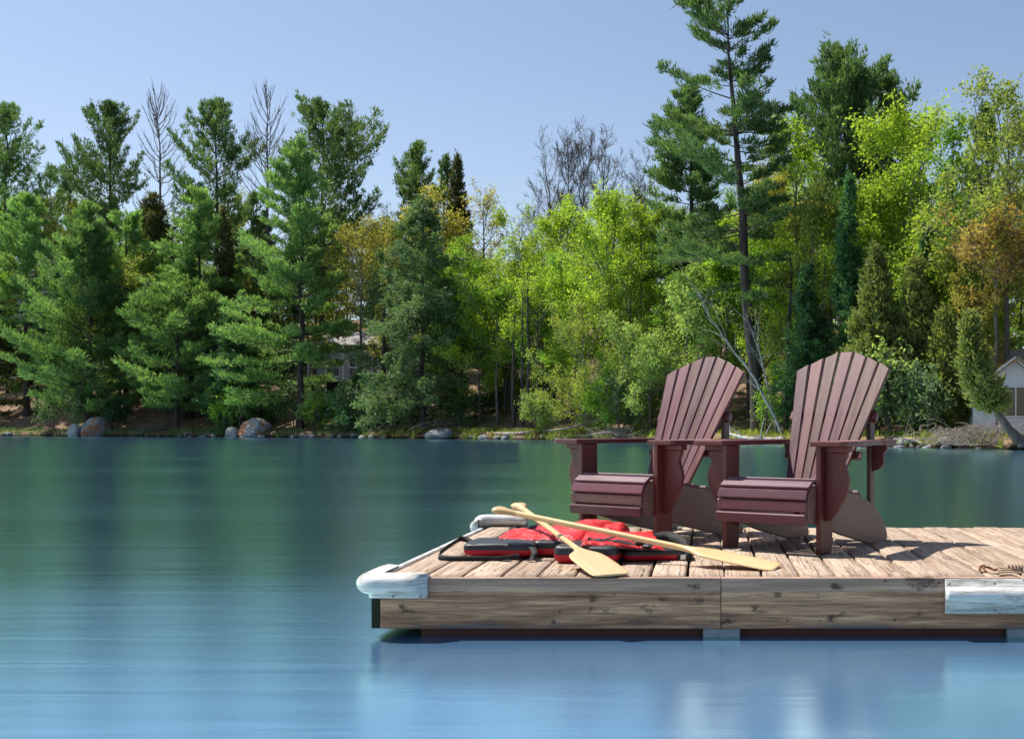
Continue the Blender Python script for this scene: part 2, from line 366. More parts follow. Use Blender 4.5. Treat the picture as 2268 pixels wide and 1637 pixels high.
M['lichen_rock'] = rock_mat('lichen_granite', (0.13, 0.13, 0.145), (0.34, 0.33, 0.34), (0.33, 0.135, 0.06))
M['pale_rock'] = rock_mat('pale_stone', (0.24, 0.24, 0.24), (0.46, 0.45, 0.44))
L = {}
L['pine'] = leaf_mat('pine_needles', (0.044, 0.092, 0.034), (0.135, 0.205, 0.070), 0.46)
L['pine_near'] = leaf_mat('soft_pine_needles', (0.070, 0.140, 0.040), (0.215, 0.340, 0.110), 0.5)
L['spruce'] = leaf_mat('spruce_needles', (0.022, 0.070, 0.028), (0.075, 0.155, 0.058), 0.42)
L['hemlock'] = leaf_mat('hemlock_needles', (0.045, 0.085, 0.034), (0.150, 0.215, 0.090), 0.4)
L['cedar'] = leaf_mat('cedar_sprays', (0.085, 0.115, 0.026), (0.235, 0.255, 0.075), 0.45)
L['darkcedar'] = leaf_mat('bronze_cedar_sprays', (0.040, 0.048, 0.014), (0.115, 0.115, 0.038), 0.35)
L['lime'] = leaf_mat('lime_spring_leaves', (0.150, 0.240, 0.018), (0.360, 0.440, 0.055), 0.52)
L['green'] = leaf_mat('fresh_green_leaves', (0.095, 0.200, 0.020), (0.240, 0.380, 0.050), 0.52)
L['olive'] = leaf_mat('olive_spring_leaves', (0.130, 0.170, 0.026), (0.300, 0.330, 0.075), 0.5)
L['gold'] = leaf_mat('golden_spring_leaves', (0.220, 0.205, 0.035), (0.400, 0.365, 0.090), 0.52)
L['rust'] = leaf_mat('reddish_spring_leaves', (0.270, 0.165, 0.045), (0.390, 0.290, 0.090), 0.5)
L['sage'] = leaf_mat('pale_sage_leaves', (0.160, 0.235, 0.060), (0.340, 0.420, 0.130), 0.52)
L['grass'] = leaf_mat('bank_grass', (0.085, 0.120, 0.020), (0.240, 0.260, 0.070), 0.4)

# ------------------------------------------------------------------ lake and terrain
EA = np.array([-0.835, 0.55]); EA /= np.linalg.norm(EA)           # along the shore, to the far left
EN = np.array([EA[1], -EA[0]])                                     # inland
shore_uv = [(-420, 962.5), (-150, 964.3), (0, 966), (250, 966.8), (500, 968.5), (750, 970), (1000, 972.5), (1300, 976.5), (1500, 979), (1700, 984), (1900, 989.5), (2100, 993), (2268, 996), (2500, 1004), (2900, 1018)]
SP = np.array([on(u, v, 0.0)[:2] for u, v in shore_uv])
_t = SP @ EA; _n = SP @ EN; _o = np.argsort(_t); ST, SN = _t[_o], _n[_o]
def shore_n(t):
    w = 0.25 * np.sin(t * 1.7) + 0.18 * np.sin(t * 3.9 + 1.0) + 0.10 * np.sin(t * 9.1)
    return np.interp(t, ST, SN) + w
t_left, t_right = float(on(300, 967, 0).xy @ Vector(EA)) if False else 60.0, 0.0
def sstep(a, b, x):
    s = np.clip((x - a) / (b - a), 0, 1); return s * s * (3 - 2 * s)
_tu = np.array([on(u, v, 0.0)[:2] for u, v in shore_uv]) @ EA
def gain(t):       # the slope is gentle at the right-hand end of the shore, steep at the left
    us = np.array([u for u, v in shore_uv], float); o = np.argsort(_tu)
    u = np.interp(t, _tu[o], us[o])
    return np.interp(u, [0, 700, 1300, 1900, 2300], [1.25, 1.05, 0.8, 0.35, 0.22])
def height(x, y):
    p = np.stack([np.asarray(x, float), np.asarray(y, float)], -1)
    t = p @ EA; d = p @ EN - shore_n(t)
    h = np.where(d < 0, np.maximum(-1.6, d * 0.45 - 0.03), 0.42 * sstep(0, 0.9, d))
    slope = 0.28 * np.clip(d - 2.2, 0, 26) + 0.16 * np.clip(d - 28.2, 0, 22)
    und = 0.22 * np.sin(x * 0.55 + y * 0.31) * np.sin(y * 0.42 - x * 0.2) * sstep(0.5, 5, d)
    return h + slope * gain(t) + und
def gz(x, y): return float(height(np.array([x]), np.array([y]))[0])
def place(u, d):
    """the spot seen in direction u that lies d metres inland"""
    lo, hi = 20.0, 260.0
    for _ in range(50):
        Y = 0.5 * (lo + hi); x = (u - U0) * Y / F; p = np.array([x, Y])
        if p @ EN - float(shore_n(np.array([p @ EA]))[0]) < d: lo = Y
        else: hi = Y
    return x, Y

def make_terrain():
    ts = np.arange(ST[0] + 0.5, ST[-1] - 0.5, 0.7)
    ds = np.concatenate([[-6, -3, -1.5, -0.8, -0.4, -0.2], np.arange(0, 3.0, 0.25), np.arange(3, 12, 0.7), np.arange(12, 70, 2.0), [80, 110, 200, 400]])
    T, D = np.meshgrid(ts, ds, indexing='ij')
    n = shore_n(T) + D
    X = T * EA[0] + n * EN[0]; Y = T * EA[1] + n * EN[1]
    Z = height(X, Y)
    V = np.stack([X, Y, Z], -1).reshape(-1, 3)
    a, b = T.shape; I = np.arange(a * b).reshape(a, b)
    Q = np.stack([I[:-1, :-1], I[:-1, 1:], I[1:, 1:], I[1:, :-1]], -1).reshape(-1, 4)[:, ::-1]
    rng = np.random.default_rng(3)
    V[:, 2] += rng.normal(0, 0.03, len(V)) * (np.tile(ds, a) > 0.3)
    return mesh_np('ground', V, Q, smooth=True)
structure(obj('ground', make_terrain(), M['ground']))
def quad_me(name, x0, x1, y0, y1):
    return mesh_np(name, np.array([[x0, y0, 0], [x1, y0, 0], [x1, y1, 0], [x0, y1, 0]]), np.array([[0, 1, 2, 3]]))
structure(obj('water', quad_me('water', -600, 500, -60, 700), M['water']))


# ------------------------------------------------------------------ the dock
DX0, DX1, DY0, DY1 = -1.366, 4.3, 4.857, 7.256
dock = thing('floating_dock', 'weathered wooden floating dock with worn deck boards and brown fascia', 'dock', (0, 0, 0))
def plank_me(name, w, ly, th, seed):
    r = random.Random(seed); n = 22
    prof = []                                   # cross-section: x, z, jitter flag
    c = 0.005
    V, Q = [], []
    off = [r.uniform(0, 50) for _ in range(3)]
    for k in range(n + 1):
        y = -ly / 2 + ly * k / n
        jl = 0.0035 * mnoise.noise((y * 4, off[0], 0)) + 0.002 * mnoise.noise((y * 17, off[0], 3))
        jr = 0.0035 * mnoise.noise((y * 4, off[1], 0)) + 0.002 * mnoise.noise((y * 17, off[1], 3))
        bz = 0.0022 * mnoise.noise((y * 2.2, off[2], 0))
        cl = c * (1 + 0.8 * mnoise.noise((y * 9, off[0], 7))); cr = c * (1 + 0.8 * mnoise.noise((y * 9, off[1], 7)))
        sag = 0.004 if k in (0, n) else 0.0
        ring = [(-w / 2 + jl, -th), (-w / 2 + jl, -cl - sag), (-w / 2 + jl + cl, -sag + bz), (-w * 0.2, 0.0008 + bz - sag), (w * 0.2, 0.0006 + bz - sag), (w / 2 + jr - cr, -sag + bz), (w / 2 + jr, -cr - sag), (w / 2 + jr, -th)]
        V += [(x, y, z) for x, z in ring]
    m = 8
    for k in range(n):
        for j in range(m):
            a = k * m + j; b = k * m + (j + 1) % m
            Q.append((a, b, b + m, a + m))
    me = mesh_np(name, np.array(V), np.array(Q))
    bm = bmesh.new(); bm.from_mesh(me)
    bm.verts.ensure_lookup_table()
    bm.faces.new([bm.verts[j] for j in range(m)]); bm.faces.new([bm.verts[n * m + j] for j in range(m)][::-1])
    bmesh.ops.recalc_face_normals(bm, faces=bm.faces[:]); bm.to_mesh(me); bm.free()
    return me
PITCH = 0.1592
prnd = random.Random(5)
plen = DY1 - DY0 - 0.045
planks = [plank_me('deck_board', PITCH - 0.008 - 0.003 * (i % 3), plen, 0.036, 11 + i) for i in range(7)]
nails_bm = bmesh.new()
for yy in (-plen / 2 + 0.05, -plen / 2 + 0.62, plen / 2 - 0.62, plen / 2 - 0.06):
    for xx in (-0.045, 0.042):
        bmesh.ops.create_circle(nails_bm, cap_ends=True, segments=6, radius=0.0045, matrix=Matrix.Translation((xx + yy * 0.003, yy, 0.0042)))
nail_me = bm_mesh(nails_bm, 'nail_heads')
i = 0; x = DX0 + 0.012 + PITCH / 2
while x < DX1:
    o = obj('deck_board', planks[(i * 5 + i // 3) % 7], M['deck'], dock, (x + prnd.uniform(-0.0015, 0.0015), (DY0 + DY1) / 2 + 0.018 + prnd.uniform(-0.004, 0.004), DECK + 0.003 + prnd.uniform(-0.003, 0.003)), (prnd.uniform(-.0008, .0008), prnd.uniform(-0.006, 0.006), math.pi * (i % 2)))
    if x < 2.6: obj('nail', nail_me, M['screw'], o)['kind'] = 'stuff'
    x += PITCH; i += 1
def board(name, lo, hi, mat, bev=0.004, parent=dock, label=None):
    """box with its origin at the top front left corner of its bounding box"""
    org = Vector((lo[0], lo[1], hi[2]))
    me = box_me(name, [lo[k] - org[k] for k in range(3)], [hi[k] - org[k] for k in range(3)], bev)
    o = obj(name, me, mat, parent, org)
    if label: o['label'] = label
    return o
xs = on(1597, 1280, DECK).x
for a, b in ((DX0, xs - 0.0012), (xs + 0.0012, 2.75), (2.7524, DX1)):
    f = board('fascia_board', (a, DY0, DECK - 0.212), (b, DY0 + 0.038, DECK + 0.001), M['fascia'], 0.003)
    fb = bmesh.new(); rr = random.Random(int(a * 100))
    for k in range(max(2, int((b - a) * 3))):
        bmesh.ops.create_circle(fb, cap_ends=True, segments=7, radius=rr.uniform(0.003, 0.006), matrix=Matrix.Translation((rr.uniform(0.03, b - a - 0.03), -0.0016, rr.choice((-0.018, -0.07, -0.1, -0.14, -0.18)) + rr.uniform(-.01, .01))) @ Matrix.Rotation(math.pi / 2, 4, 'X'))
    obj('nail', bm_mesh(fb, 'fascia_nails'), M['screw'], f)['kind'] = 'stuff'
board('side_board', (DX0 - 0.040, DY0 + 0.006, DECK - 0.212), (DX0 - 0.001, DY1 - 0.05, DECK - 0.006), M['endgrain'], 0.004, label='dark side board with its end showing')
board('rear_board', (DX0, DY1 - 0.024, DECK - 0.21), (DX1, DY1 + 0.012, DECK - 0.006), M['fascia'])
board('joist', (-1.21, DY0 + 0.06, -0.12), (on(2240, 1400, 0.03).x, DY0 + 0.20, DECK - 0.214), M['beam'], 0.004, label='red-brown joist under the front fascia')
board('joist', (-1.21, DY1 - 0.25, -0.12), (DX1, DY1 - 0.1, DECK - 0.23), M['beam'], 0.004)
for ua, ub in ((1557, 1640), (2240, 2330)):
    pa, pb = on(ua, 1400, 0.03), on(ub, 1400, 0.03)
    board('float_block', (pa.x, DY0 + 0.02, -0.1), (pb.x, DY0 + 0.058, DECK - 0.214), M['float'], 0.004, label='pale grey float block at the water')
board('float', (-0.9, DY0 + 0.35, -0.25), (3.9, DY1 - 0.4, DECK - 0.05), M['endgrain'], 0.01)
# white strip along the open end of the dock
board('edge_strip', (DX0 - 0.026, DY0 + 0.20, DECK - 0.02), (DX0 + 0.002, DY1 - 0.16, DECK + 0.010), M['white'], 0.004, label='white edge strip along the open end of the dock')

def sweep_bumper(name, path, bulge, h, zt, c=.48, r=.27, lip=0.0):
    """flange plate + half-round bulge swept along a plan path of (x, y, nx, ny, k) with k the bulge factor"""
    prof = ([(-lip, -0.006)] if lip else []) + [(0.004, 0.0), (0.010, -0.002), (0.012, -h * (c - r))]
    for j in range(11):
        a = math.pi / 2 - math.pi * j / 10
        prof.append((0.012 + bulge * math.cos(a), -h * c + h * r * math.sin(a)))
    prof += [(0.012, -h * (c + r + .01)), (0.011, -h * 0.985), (0.004, -h)]
    V, Q = [], []
    m = len(prof)
    for (x, y, nx, ny, k) in path:
        for q, (o, z) in enumerate(prof):
            oo = o if o <= 0.012 + 1e-9 else 0.012 + (o - 0.012) * k
            V.append((x + nx * oo, y + ny * oo, zt + z))
    n = len(path)
    for a in range(n - 1):
        for j in range(m - 1): Q.append((a * m + j, a * m + j + 1, (a + 1) * m + j + 1, (a + 1) * m + j))
    me = mesh_np(name, np.array(V), np.array(Q))
    bm = bmesh.new(); bm.from_mesh(me); bm.verts.ensure_lookup_table()
    bm.faces.new([bm.verts[j] for j in range(m)]); bm.faces.new([bm.verts[(n - 1) * m + j] for j in range(m)])
    bmesh.ops.recalc_face_normals(bm, faces=bm.faces[:]); bm.to_mesh(me); bm.free()
    for p in me.polygons: p.use_smooth = len(p.vertices) == 4
    return me
def corner_path(flen, slen, rad):
    """from the front face at flen from the corner, round it, back along the side by slen; corner at 0,0, dock to +x +y"""
    pts = []
    kk = lambda s, tot: min(1.0, math.sqrt(max(0.0, 1 - (1 - min(1, s / 0.05)) ** 2))) if s < 0.05 else 1.0
    n = 14
    for i in range(n + 1):
        s = (flen - rad) * i / n
        pts.append((flen - s, 0, 0, -1, kk(max(0, s - 0.018), flen)))
    for i in range(1, 9):
        a = math.pi / 2 * i / 9
        pts.append((rad - rad * math.sin(a), rad - rad * math.cos(a), -math.sin(a), -math.cos(a), 1.0))
    for i in range(n + 1):
        s = (slen - rad) * i / n
        pts.append((0, rad + s, -1, 0, kk(slen - rad - s, slen)))
    return pts
scs = bmesh.new(); bmesh.ops.create_uvsphere(scs, u_segments=8, v_segments=5, radius=0.005)
scr_small = bm_mesh(scs, 'small_screw', True)
cbp = corner_path(0.243, 0.30, 0.03)
cb = obj('corner_bumper', sweep_bumper('corner_bumper', cbp, 0.050, 0.108, 0.0, .43, .40, .045), M['white'], dock, (DX0 - 0.043, DY0 - 0.003, DECK + 0.024))
cb['label'] = 'scuffed white vinyl corner bumper at the front corner'
cb2 = obj('corner_bumper', sweep_bumper('corner_bumper_far', corner_path(0.29, 0.10, 0.03), 0.05, 0.11, 0.0, .43, .40), M['white'], dock, (DX0 - 0.043, DY1 + 0.013, DECK + 0.055))
cb2.scale = (1, -1, 1)
cb2['label'] = 'pale ribbed corner bumper at the far corner'
for q in (0.10, 0.215):
    obj('screw', scr_small, M['steel'], cb, (q, -0.0165, -0.099))
capf = tube_me('bumper_cap_far', [(0.27, -0.012, -.018), (0.16, -0.012, -.012), (0.04, -0.010, -.010), (-0.006, 0.0, -.016), (-0.012, 0.05, -.03)], [0.03, 0.034, 0.036, 0.036, 0.03], 10)
obj('bumper_cap', capf, M['white'], cb2)
for k, dx in enumerate((0.09, 0.12, 0.17, 0.235)):
    obj('bumper_rib', box_me('rib', (dx - 0.012, -0.05, -0.018), (dx + 0.010, -0.004, 0.024), 0.006), M['float'] if k > 1 else M['white'], cb2)
# long rub rail on the front face
xa = at(2092, 1300, DY0).x
rail_path = [(xa + s, 0, 0, -1, 0.0 if s < 0.001 else 1.0) for s in (0.0, 0.004, 0.012, 0.4, 0.8, 1.2, 1.6)]
br = obj('dock_bumper', sweep_bumper('dock_bumper', rail_path, 0.045, 0.146, 0.0), M['white'], dock, (0, DY0 - 0.003, DECK - 0.003))
br['label'] = 'grimy white bumper rail screwed to the front fascia'
scr = bmesh.new(); bmesh.ops.create_uvsphere(scr, u_segments=8, v_segments=5, radius=0.0065, matrix=Matrix.Diagonal((1, 0.5, 1, 1)))
scr_me = bm_mesh(scr, 'screw', True)
for (u, v) in ((2101, 1292), (2201, 1291), (2202, 1350), (2300, 1291), (2330, 1350)):
    q = at(u, v, DY0)
    obj('screw', scr_me, M['steel'], br, (q.x, -0.013, q.z - (DECK - 0.003)))

# ------------------------------------------------------------------ the two chairs
def make_chair(label, loc, rz):
    t = thing('adirondack_chair', label, 'chair', loc, rz, 'wooden chairs on the dock')
    a, T, ha = 0.261, 0.027, 0.557
    for s in (1, -1):
        X = lambda x: s * x
        def bx(name, lo, hi, mat, bev=0.003):
            l = (min(X(lo[0]), X(hi[0])), lo[1], lo[2]); h = (max(X(lo[0]), X(hi[0])), hi[1], hi[2])
            return obj(name, box_me(name, l, h, bev), mat, t)
        def pr(name, pts, axis, t0, t1, mat, bev=0.004, mx=False):
            P = [(X(p[0]), p[1]) for p in pts] if axis != 0 else pts
            if axis == 0: t0, t1 = X(t0), X(t1)
            return obj(name, prism_me(name, P, axis, t0, t1, bev), mat, t)
        # front leg: a board on edge, foot slightly tapered
        leg = pr('front_leg', [(0.004, 0.0), (0.118, 0.0), (0.128, 0.05), (0.128, ha - T), (0.0, ha - T), (0.0, 0.03)], 0, a, a + T, M['maroon'])
        o0 = a + T + 0.0012
        prof = [(0, .160), (0, .5015), (.118, .5015), (.116, .478), (.106, .462), (.102, .446), (.108, .425), (.122, .392), (.126, .36), (.120, .325), (.104, .285), (.074, .232), (.040, .185), (.014, .162)]
        pr('arm_bracket', [(o0 + px, pz) for px, pz in prof], 1, 0.052, 0.077, M['maroon'])
        bx('arm_cleat', (o0, 0.040, 0.5025), (o0 + 0.135, 0.085, ha - T - 0.001), M['maroon'])
        arm = [(a - .010, -.040), (a - .004, -.0486), (a + T + .128, -.0486), (a + T + .150, -.040), (a + T + .156, -.018), (a + T + .156, .10), (a + T + .146, .17), (.402, .30), (.372, .46), (.357, .56), (.360, .60), (.354, .745), (.215, .745), (.210, .66), (.240, .45), (a - .012, .25), (a - .012, .10)]
        pr('armrest', arm, 2, ha - T, ha, M['maroon'], 0.007)
        rail = [(-.062, .158), (-.078, .20), (-.080, .245), (-.066, .296), (-.040, .325), (0.0, .3435), (.04, .3455), (.12, .331), (.22, .312), (.32, .2945), (.43, .276), (.475, .272), (.50, .258), (.545, .248), (.60, .230), (.68, .190), (.75, .143), (.80, .095), (.828, .050), (.836, .018), (.826, 0.002), (.815, 0.0), (.62, 0.0), (.30, .070), (.10, .125), (0.0, .150)]
        pr('side_rail', rail, 0, a - T - 0.002, a - 0.001, M['greyed'])
        # rear post with its bracket
        pr('rear_post', [(.682, .075), (.735, .075), (.735, .655), (.728, .664), (.690, .664), (.682, .655)], 0, a - T - .0285, a - T - .003, M['greyed'] if s > 0 else M['maroon'])
        rb = [(0, .385), (0, ha - T - .001), (.075, ha - T - .001), (.073, .50), (.058, .485), (.055, .462), (.060, .44), (.052, .415), (.03, .393)]
        pr('rear_bracket', [(a - T - .002 + px * 1.15, pz) for px, pz in rb], 1, 0.698, 0.720, M['maroon'])
    # seat: slats follow the rolled front of the rails
    def slat(name, c, tilt, w, hl, mat, th=0.019):
        me = box_me(name, (-hl, -w / 2, 0), (hl, w / 2, th), 0.004)
        o = obj(name, me, mat, t, (0, c[0], c[1]), (tilt, 0, 0))
        for sx in (-1, 1): obj('screw', SCREW, M['screw'], o, (sx * (hl - 0.026), 0.004, th + 0.0008))
        return o
    R_ = math.radians
    HL = a - 0.002
    slat('seat_slat', (-.0860, .176), R_(100), .052, HL, M['seat'])
    slat('seat_slat', (-.0765, .2350), R_(86), .052, HL, M['seat'])
    slat('seat_slat', (-.0705, .287), R_(67), .050, HL, M['seat'])
    slat('seat_slat', (-.036, .3295), R_(32), .056, HL, M['seat'])
    for k in range(6):
        y = .030 + .070 * k
        slat('seat_slat', (y, .3475 - (y - .03) * .183), R_(-10.2), .063, HL, M['seat'])
    slat('seat_slat', (.487, .2655), R_(-32), .05, HL, M['greyed'])
    # fan back
    th = R_(29.2); B0 = Vector((0, .448, .282)); e = Vector((0, math.sin(th), math.cos(th))); nrm = Vector((0, -math.cos(th), math.sin(th)))
    n = 7; wb, wt = .315, .600; smax = .868
    s0, s1 = 0.0, .70
    for k in range(n):
        f0, f1 = k / n - .5, (k + 1) / n - .5
        def edge(f, s): return f * (wb + (wt - wb) * s / .77)
        def top(f): return .868 - .120 * (max(0, abs(f) - .0714) / .4286) ** 1.12
        g0 = .0022 + .0005 * k % .001
        def gap(s): return .0016 + .0050 * s / .8
        pts = [(edge(f0, s0) + gap(0), s0), (edge(f1, s0) - gap(0), s0)]
        sr, sl_ = top(f1), top(f0)
        if k == 3: sr = sl_ = (sr + .868) / 2
        pts += [(edge(f1, sr) - gap(sr), sr), (edge(f0, sl_) + gap(sl_), sl_)]
        me = prism_me('back_slat', pts, 2, 0, .020, .0035)
        o = obj('back_slat', me, M['slat'], t)
        dz = 0.004 * (abs(k - 3) / 3) ** 2
        ex = Vector((1, 0, 0)); base = B0 + nrm * dz
        o.matrix_local = Matrix(((ex.x, e.x, nrm.x, base.x), (ex.y, e.y, nrm.y, base.y), (ex.z, e.z, nrm.z, base.z), (0, 0, 0, 1)))
        for ss in (.462, .10):
            obj('screw', SCREW, M['screw'], o, (edge((f0 + f1) / 2, ss), ss, .0208))
    def brace(s, hw, h, dep, mat, name):
        me = prism_me(name, [(-hw, -.006), (-hw + .012, -.012 - dep), (hw - .012, -.012 - dep), (hw, -.006), (hw - .004, 0), (-hw + .004, 0)], 1, -h / 2, h / 2, .004)
        o = obj(name, me, mat, t); base = B0 + e * s - nrm * 0.001
        o.matrix_local = Matrix(((1, e.x, nrm.x, base.x), (0, e.y, nrm.y, base.y), (0, e.z, nrm.z, base.z), (0, 0, 0, 1)))
    brace(.470, .268, .05, .035, M['maroon'], 'upper_brace')
    brace(.225, .236, .045, .015, M['maroon'], 'lower_brace')
    obj('back_rail', box_me('back_rail', (-a + .029, .462, .205), (a - .029, .488, .262), .003), M['maroon'], t)
    return t
sb = bmesh.new(); bmesh.ops.create_circle(sb, cap_ends=True, segments=8, radius=0.0048)
SCREW = bm_mesh(sb, 'screw_head')
DT = DECK + 0.0045
make_chair('maroon slatted wooden garden chair nearer the camera, on the right of the pair', (0.3224, 5.8512, DT), math.radians(-33.7))
make_chair('maroon slatted wooden garden chair further back, behind the paddles and life jackets', (-0.490, 6.3611, DT), math.radians(-37.2))

# ------------------------------------------------------------------ paddles
def loft(name, st, n=16, cap0=True, cap1=True, ex=0.75):
    """sections (x, half width along y, half thickness along z)"""
    V, Q = [], []
    for (x, w, h) in st:
        for k in range(n):
            a = 2 * math.pi * (k + .5) / n; c, s = math.cos(a), math.sin(a)
            e = ex if w > 2.2 * h else 1.0
            V.append((x, w * math.copysign(abs(c) ** e, c), h * math.copysign(abs(s) ** e, s)))
    for i in range(len(st) - 1):
        for k in range(n): Q.append((i * n + k, i * n + (k + 1) % n, (i + 1) * n + (k + 1) % n, (i + 1) * n + k))
    me = mesh_np(name, np.array(V), np.array(Q))
    bm = bmesh.new(); bm.from_mesh(me); bm.verts.ensure_lookup_table()
    if cap0: bm.faces.new([bm.verts[k] for k in range(n)])
    if cap1: bm.faces.new([bm.verts[(len(st) - 1) * n + k] for k in range(n)])
    bmesh.ops.recalc_face_normals(bm, faces=bm.faces[:]); bm.to_mesh(me); bm.free()
    for p in me.polygons: p.use_smooth = len(p.vertices) == 4
    return me
def make_paddle(label, grip, tip, side):
    g, t_ = Vector(grip), Vector(tip); Lg = (t_ - g).length
    ex = (t_ - g).normalized(); sd = Vector(side); sd = (sd - ex * sd.dot(ex)).normalized(); up = ex.cross(sd)
    if up.z < 0: sd = -sd; up = -up
    o = thing('canoe_paddle', label, 'paddle', (0, 0, 0), 0, 'paddles across the life jackets')
    o.matrix_world = Matrix(((ex.x, sd.x, up.x, g.x), (ex.y, sd.y, up.y, g.y), (ex.z, sd.z, up.z, g.z), (0, 0, 0, 1)))
    r = .0138
    gr = [(0.0, .018, .007), (.006, .033, .012), (.018, .041, .0150), (.036, .042, .0155), (.055, .034, .015), (.075, .024, .0145), (.10, .0165, .0142), (.125, r, r)]
    a = Lg - .50
    bl = [(a, r, r), (a + .05, .0155, .0130), (a + .085, .026, .0115), (a + .115, .046, .010), (a + .14, .068, .0088), (a + .17, .080, .0078), (a + .22, .0855, .0068), (a + .32, .088, .0060), (a + .42, .0875, .0056), (a + .465, .086, .0052), (a + .488, .080, .0050), (Lg - .002, .068, .0044), (Lg, .060, .003)]
    obj('grip', loft('grip', gr, 16, True, False), M['paddle'], o)
    obj('shaft', loft('shaft', [(.125 + (a - .125) * k / 8, r, r) for k in range(9)], 16, False, False), M['paddle'], o)
    obj('blade', loft('blade', bl, 20, False, True, 0.55), M['paddle'], o)
    return o
gA = at(1094, 1127, 5.58); tA = on(1722, 1256.5, DT + .008)
make_paddle('long pale wooden paddle lying across both life jackets, its blade toward the chairs', gA, tA, (0.2, 1, 0.12))
gB = at(1146, 1117.5, 6.13); tB = on(1356, 1273.5, DT + .008)
make_paddle('shorter-looking pale paddle with its wide blade lying flat near the dock edge', gB, tB, (1, 0.55, 0.02))

# ------------------------------------------------------------------ life jackets
def wr(x, y, s=1.0, k=0): return mnoise.noise((x * 9 * s, y * 9 * s, 3.1 + k)) * 0.6 + mnoise.noise((x * 23 * s, y * 23 * s, 7.7 + k)) * 0.4
def pad(parent, c, size, rz=0.0, split=0.45, rx=0.0, top=None, low=None, seed=0):
    """foam pad with a black upper cover and a red lower band"""
    lx, ly, lz = size; n, rows = 72, 18; e = 0.24
    ringsV = []
    for j in range(rows + 1):
        ph = -math.pi / 2 + math.pi * j / rows
        cz = math.copysign(abs(math.sin(ph)) ** (0.42 if ph > 0 else 1.0), math.sin(ph)); cr = max(0.0, math.cos(ph)) ** (0.26 if ph > 0 else 0.18)
        ring = []
        for k in range(n):
            a = 2 * math.pi * k / n; x = math.copysign(abs(math.cos(a)) ** e, math.cos(a)) * cr * lx / 2; y = math.copysign(abs(math.sin(a)) ** e, math.sin(a)) * cr * ly / 2
            z = cz * lz / 2 + lz / 2
            w = wr(x + seed, y, 1.2, seed)
            if cz > 0: z += 0.007 * w * cz + 0.004 * abs(wr(x * 1.7 + seed, y * .6, 1.0, seed + 5))
            x += 0.003 * w; y += 0.004 * wr(x, z * 2, 1.5, seed + 2)
            ring.append((x, y, z))
        ringsV.append(ring)
    js = rows // 2
    R = Matrix.Translation(c) @ Matrix.Rotation(rz, 4, 'Z') @ Matrix.Rotation(rx, 4, 'X')
    def part(name, j0, j1, mat, grow=0.0):
        V, Q = [], []
        for j in range(j0, j1 + 1):
            for (x, y, z) in ringsV[j]: V.append(tuple(R @ Vector((x * (1 + grow), y * (1 + grow), z))))
        for j in range(j1 - j0):
            for k in range(n): Q.append((j * n + k, j * n + (k + 1) % n, (j + 1) * n + (k + 1) % n, (j + 1) * n + k))
        return obj(name, mesh_np(name, np.array(V), np.array(Q), smooth=True), mat, parent)
    part('foam_pad', js, rows, top or M['black']); part('pad_band', 0, js, low or M['redtrim'], 0.004)
def panel(parent, FL, FR, BR, BL, mat, folds, crest=0.0, seed=0, n=70, skirt=0.5, name='cover', edge=0.10):
    """draped nylon cover: four lifted corners, soft folds, edges turned down"""
    V, Q = [], []
    FL, FR, BR, BL = map(Vector, (FL, FR, BR, BL))
    for j in range(n + 1):
        for i in range(n + 1):
            s, t = i / n, j / n
            p = FL * (1 - s) * (1 - t) + FR * s * (1 - t) + BR * s * t + BL * (1 - s) * t
            m = min(s, 1 - s, t, 1 - t) / edge; m = min(1.0, m)
            body = math.sqrt(max(0.0, 1 - (1 - m) ** 2))
            zz = DT + (p.z - DT) * (skirt + (1 - skirt) * body)
            zz += crest * math.exp(-((s - .78) / .20) ** 2) * body * (0.4 + 0.6 * t)
            f = 0.0
            for (ax, ay, ph, fr, am, w0) in folds:
                q = s * ax + t * ay
                f += am * (1 - abs(math.sin(q * fr + ph + 1.4 * mnoise.noise((s * 3, t * 3, seed)))) ** 0.7 * 1.4) * (0.5 + 0.7 * mnoise.noise((s * 2.2 + ph, t * 2.2, seed + 4)))
            zz += f * (0.25 + 0.75 * body) + 0.0035 * wr(p.x, p.y, 1.6, seed) * body
            jx = 0.010 * mnoise.noise((s * 5, t * 5, seed + 9)); jy = 0.012 * mnoise.noise((s * 5, t * 5, seed + 19))
            V.append((p.x + jx, p.y + jy, max(DT + .006, zz)))
    N = n + 1
    for j in range(n):
        for i in range(n): Q.append((j * N + i, j * N + i + 1, (j + 1) * N + i + 1, (j + 1) * N + i))
    me = mesh_np(name, np.array(V), np.array(Q), smooth=True)
    o = obj(name, me, mat, parent)
    for side, ids in (('a', range(0, N)), ('b', range(n * N, n * N + N)), ('c', range(0, N * N, N)), ('d', range(n, N * N, N))):
        pts = [V[q] for q in list(ids)[::2]]
        obj('piping', tube_me('piping', pts, .0042, 6, K=len(pts)), M['web'] if side in 'ab' else M['redtrim'], parent)
    md = o.modifiers.new('cloth', 'SOLIDIFY'); md.thickness = 0.006; md.offset = -1
    return o
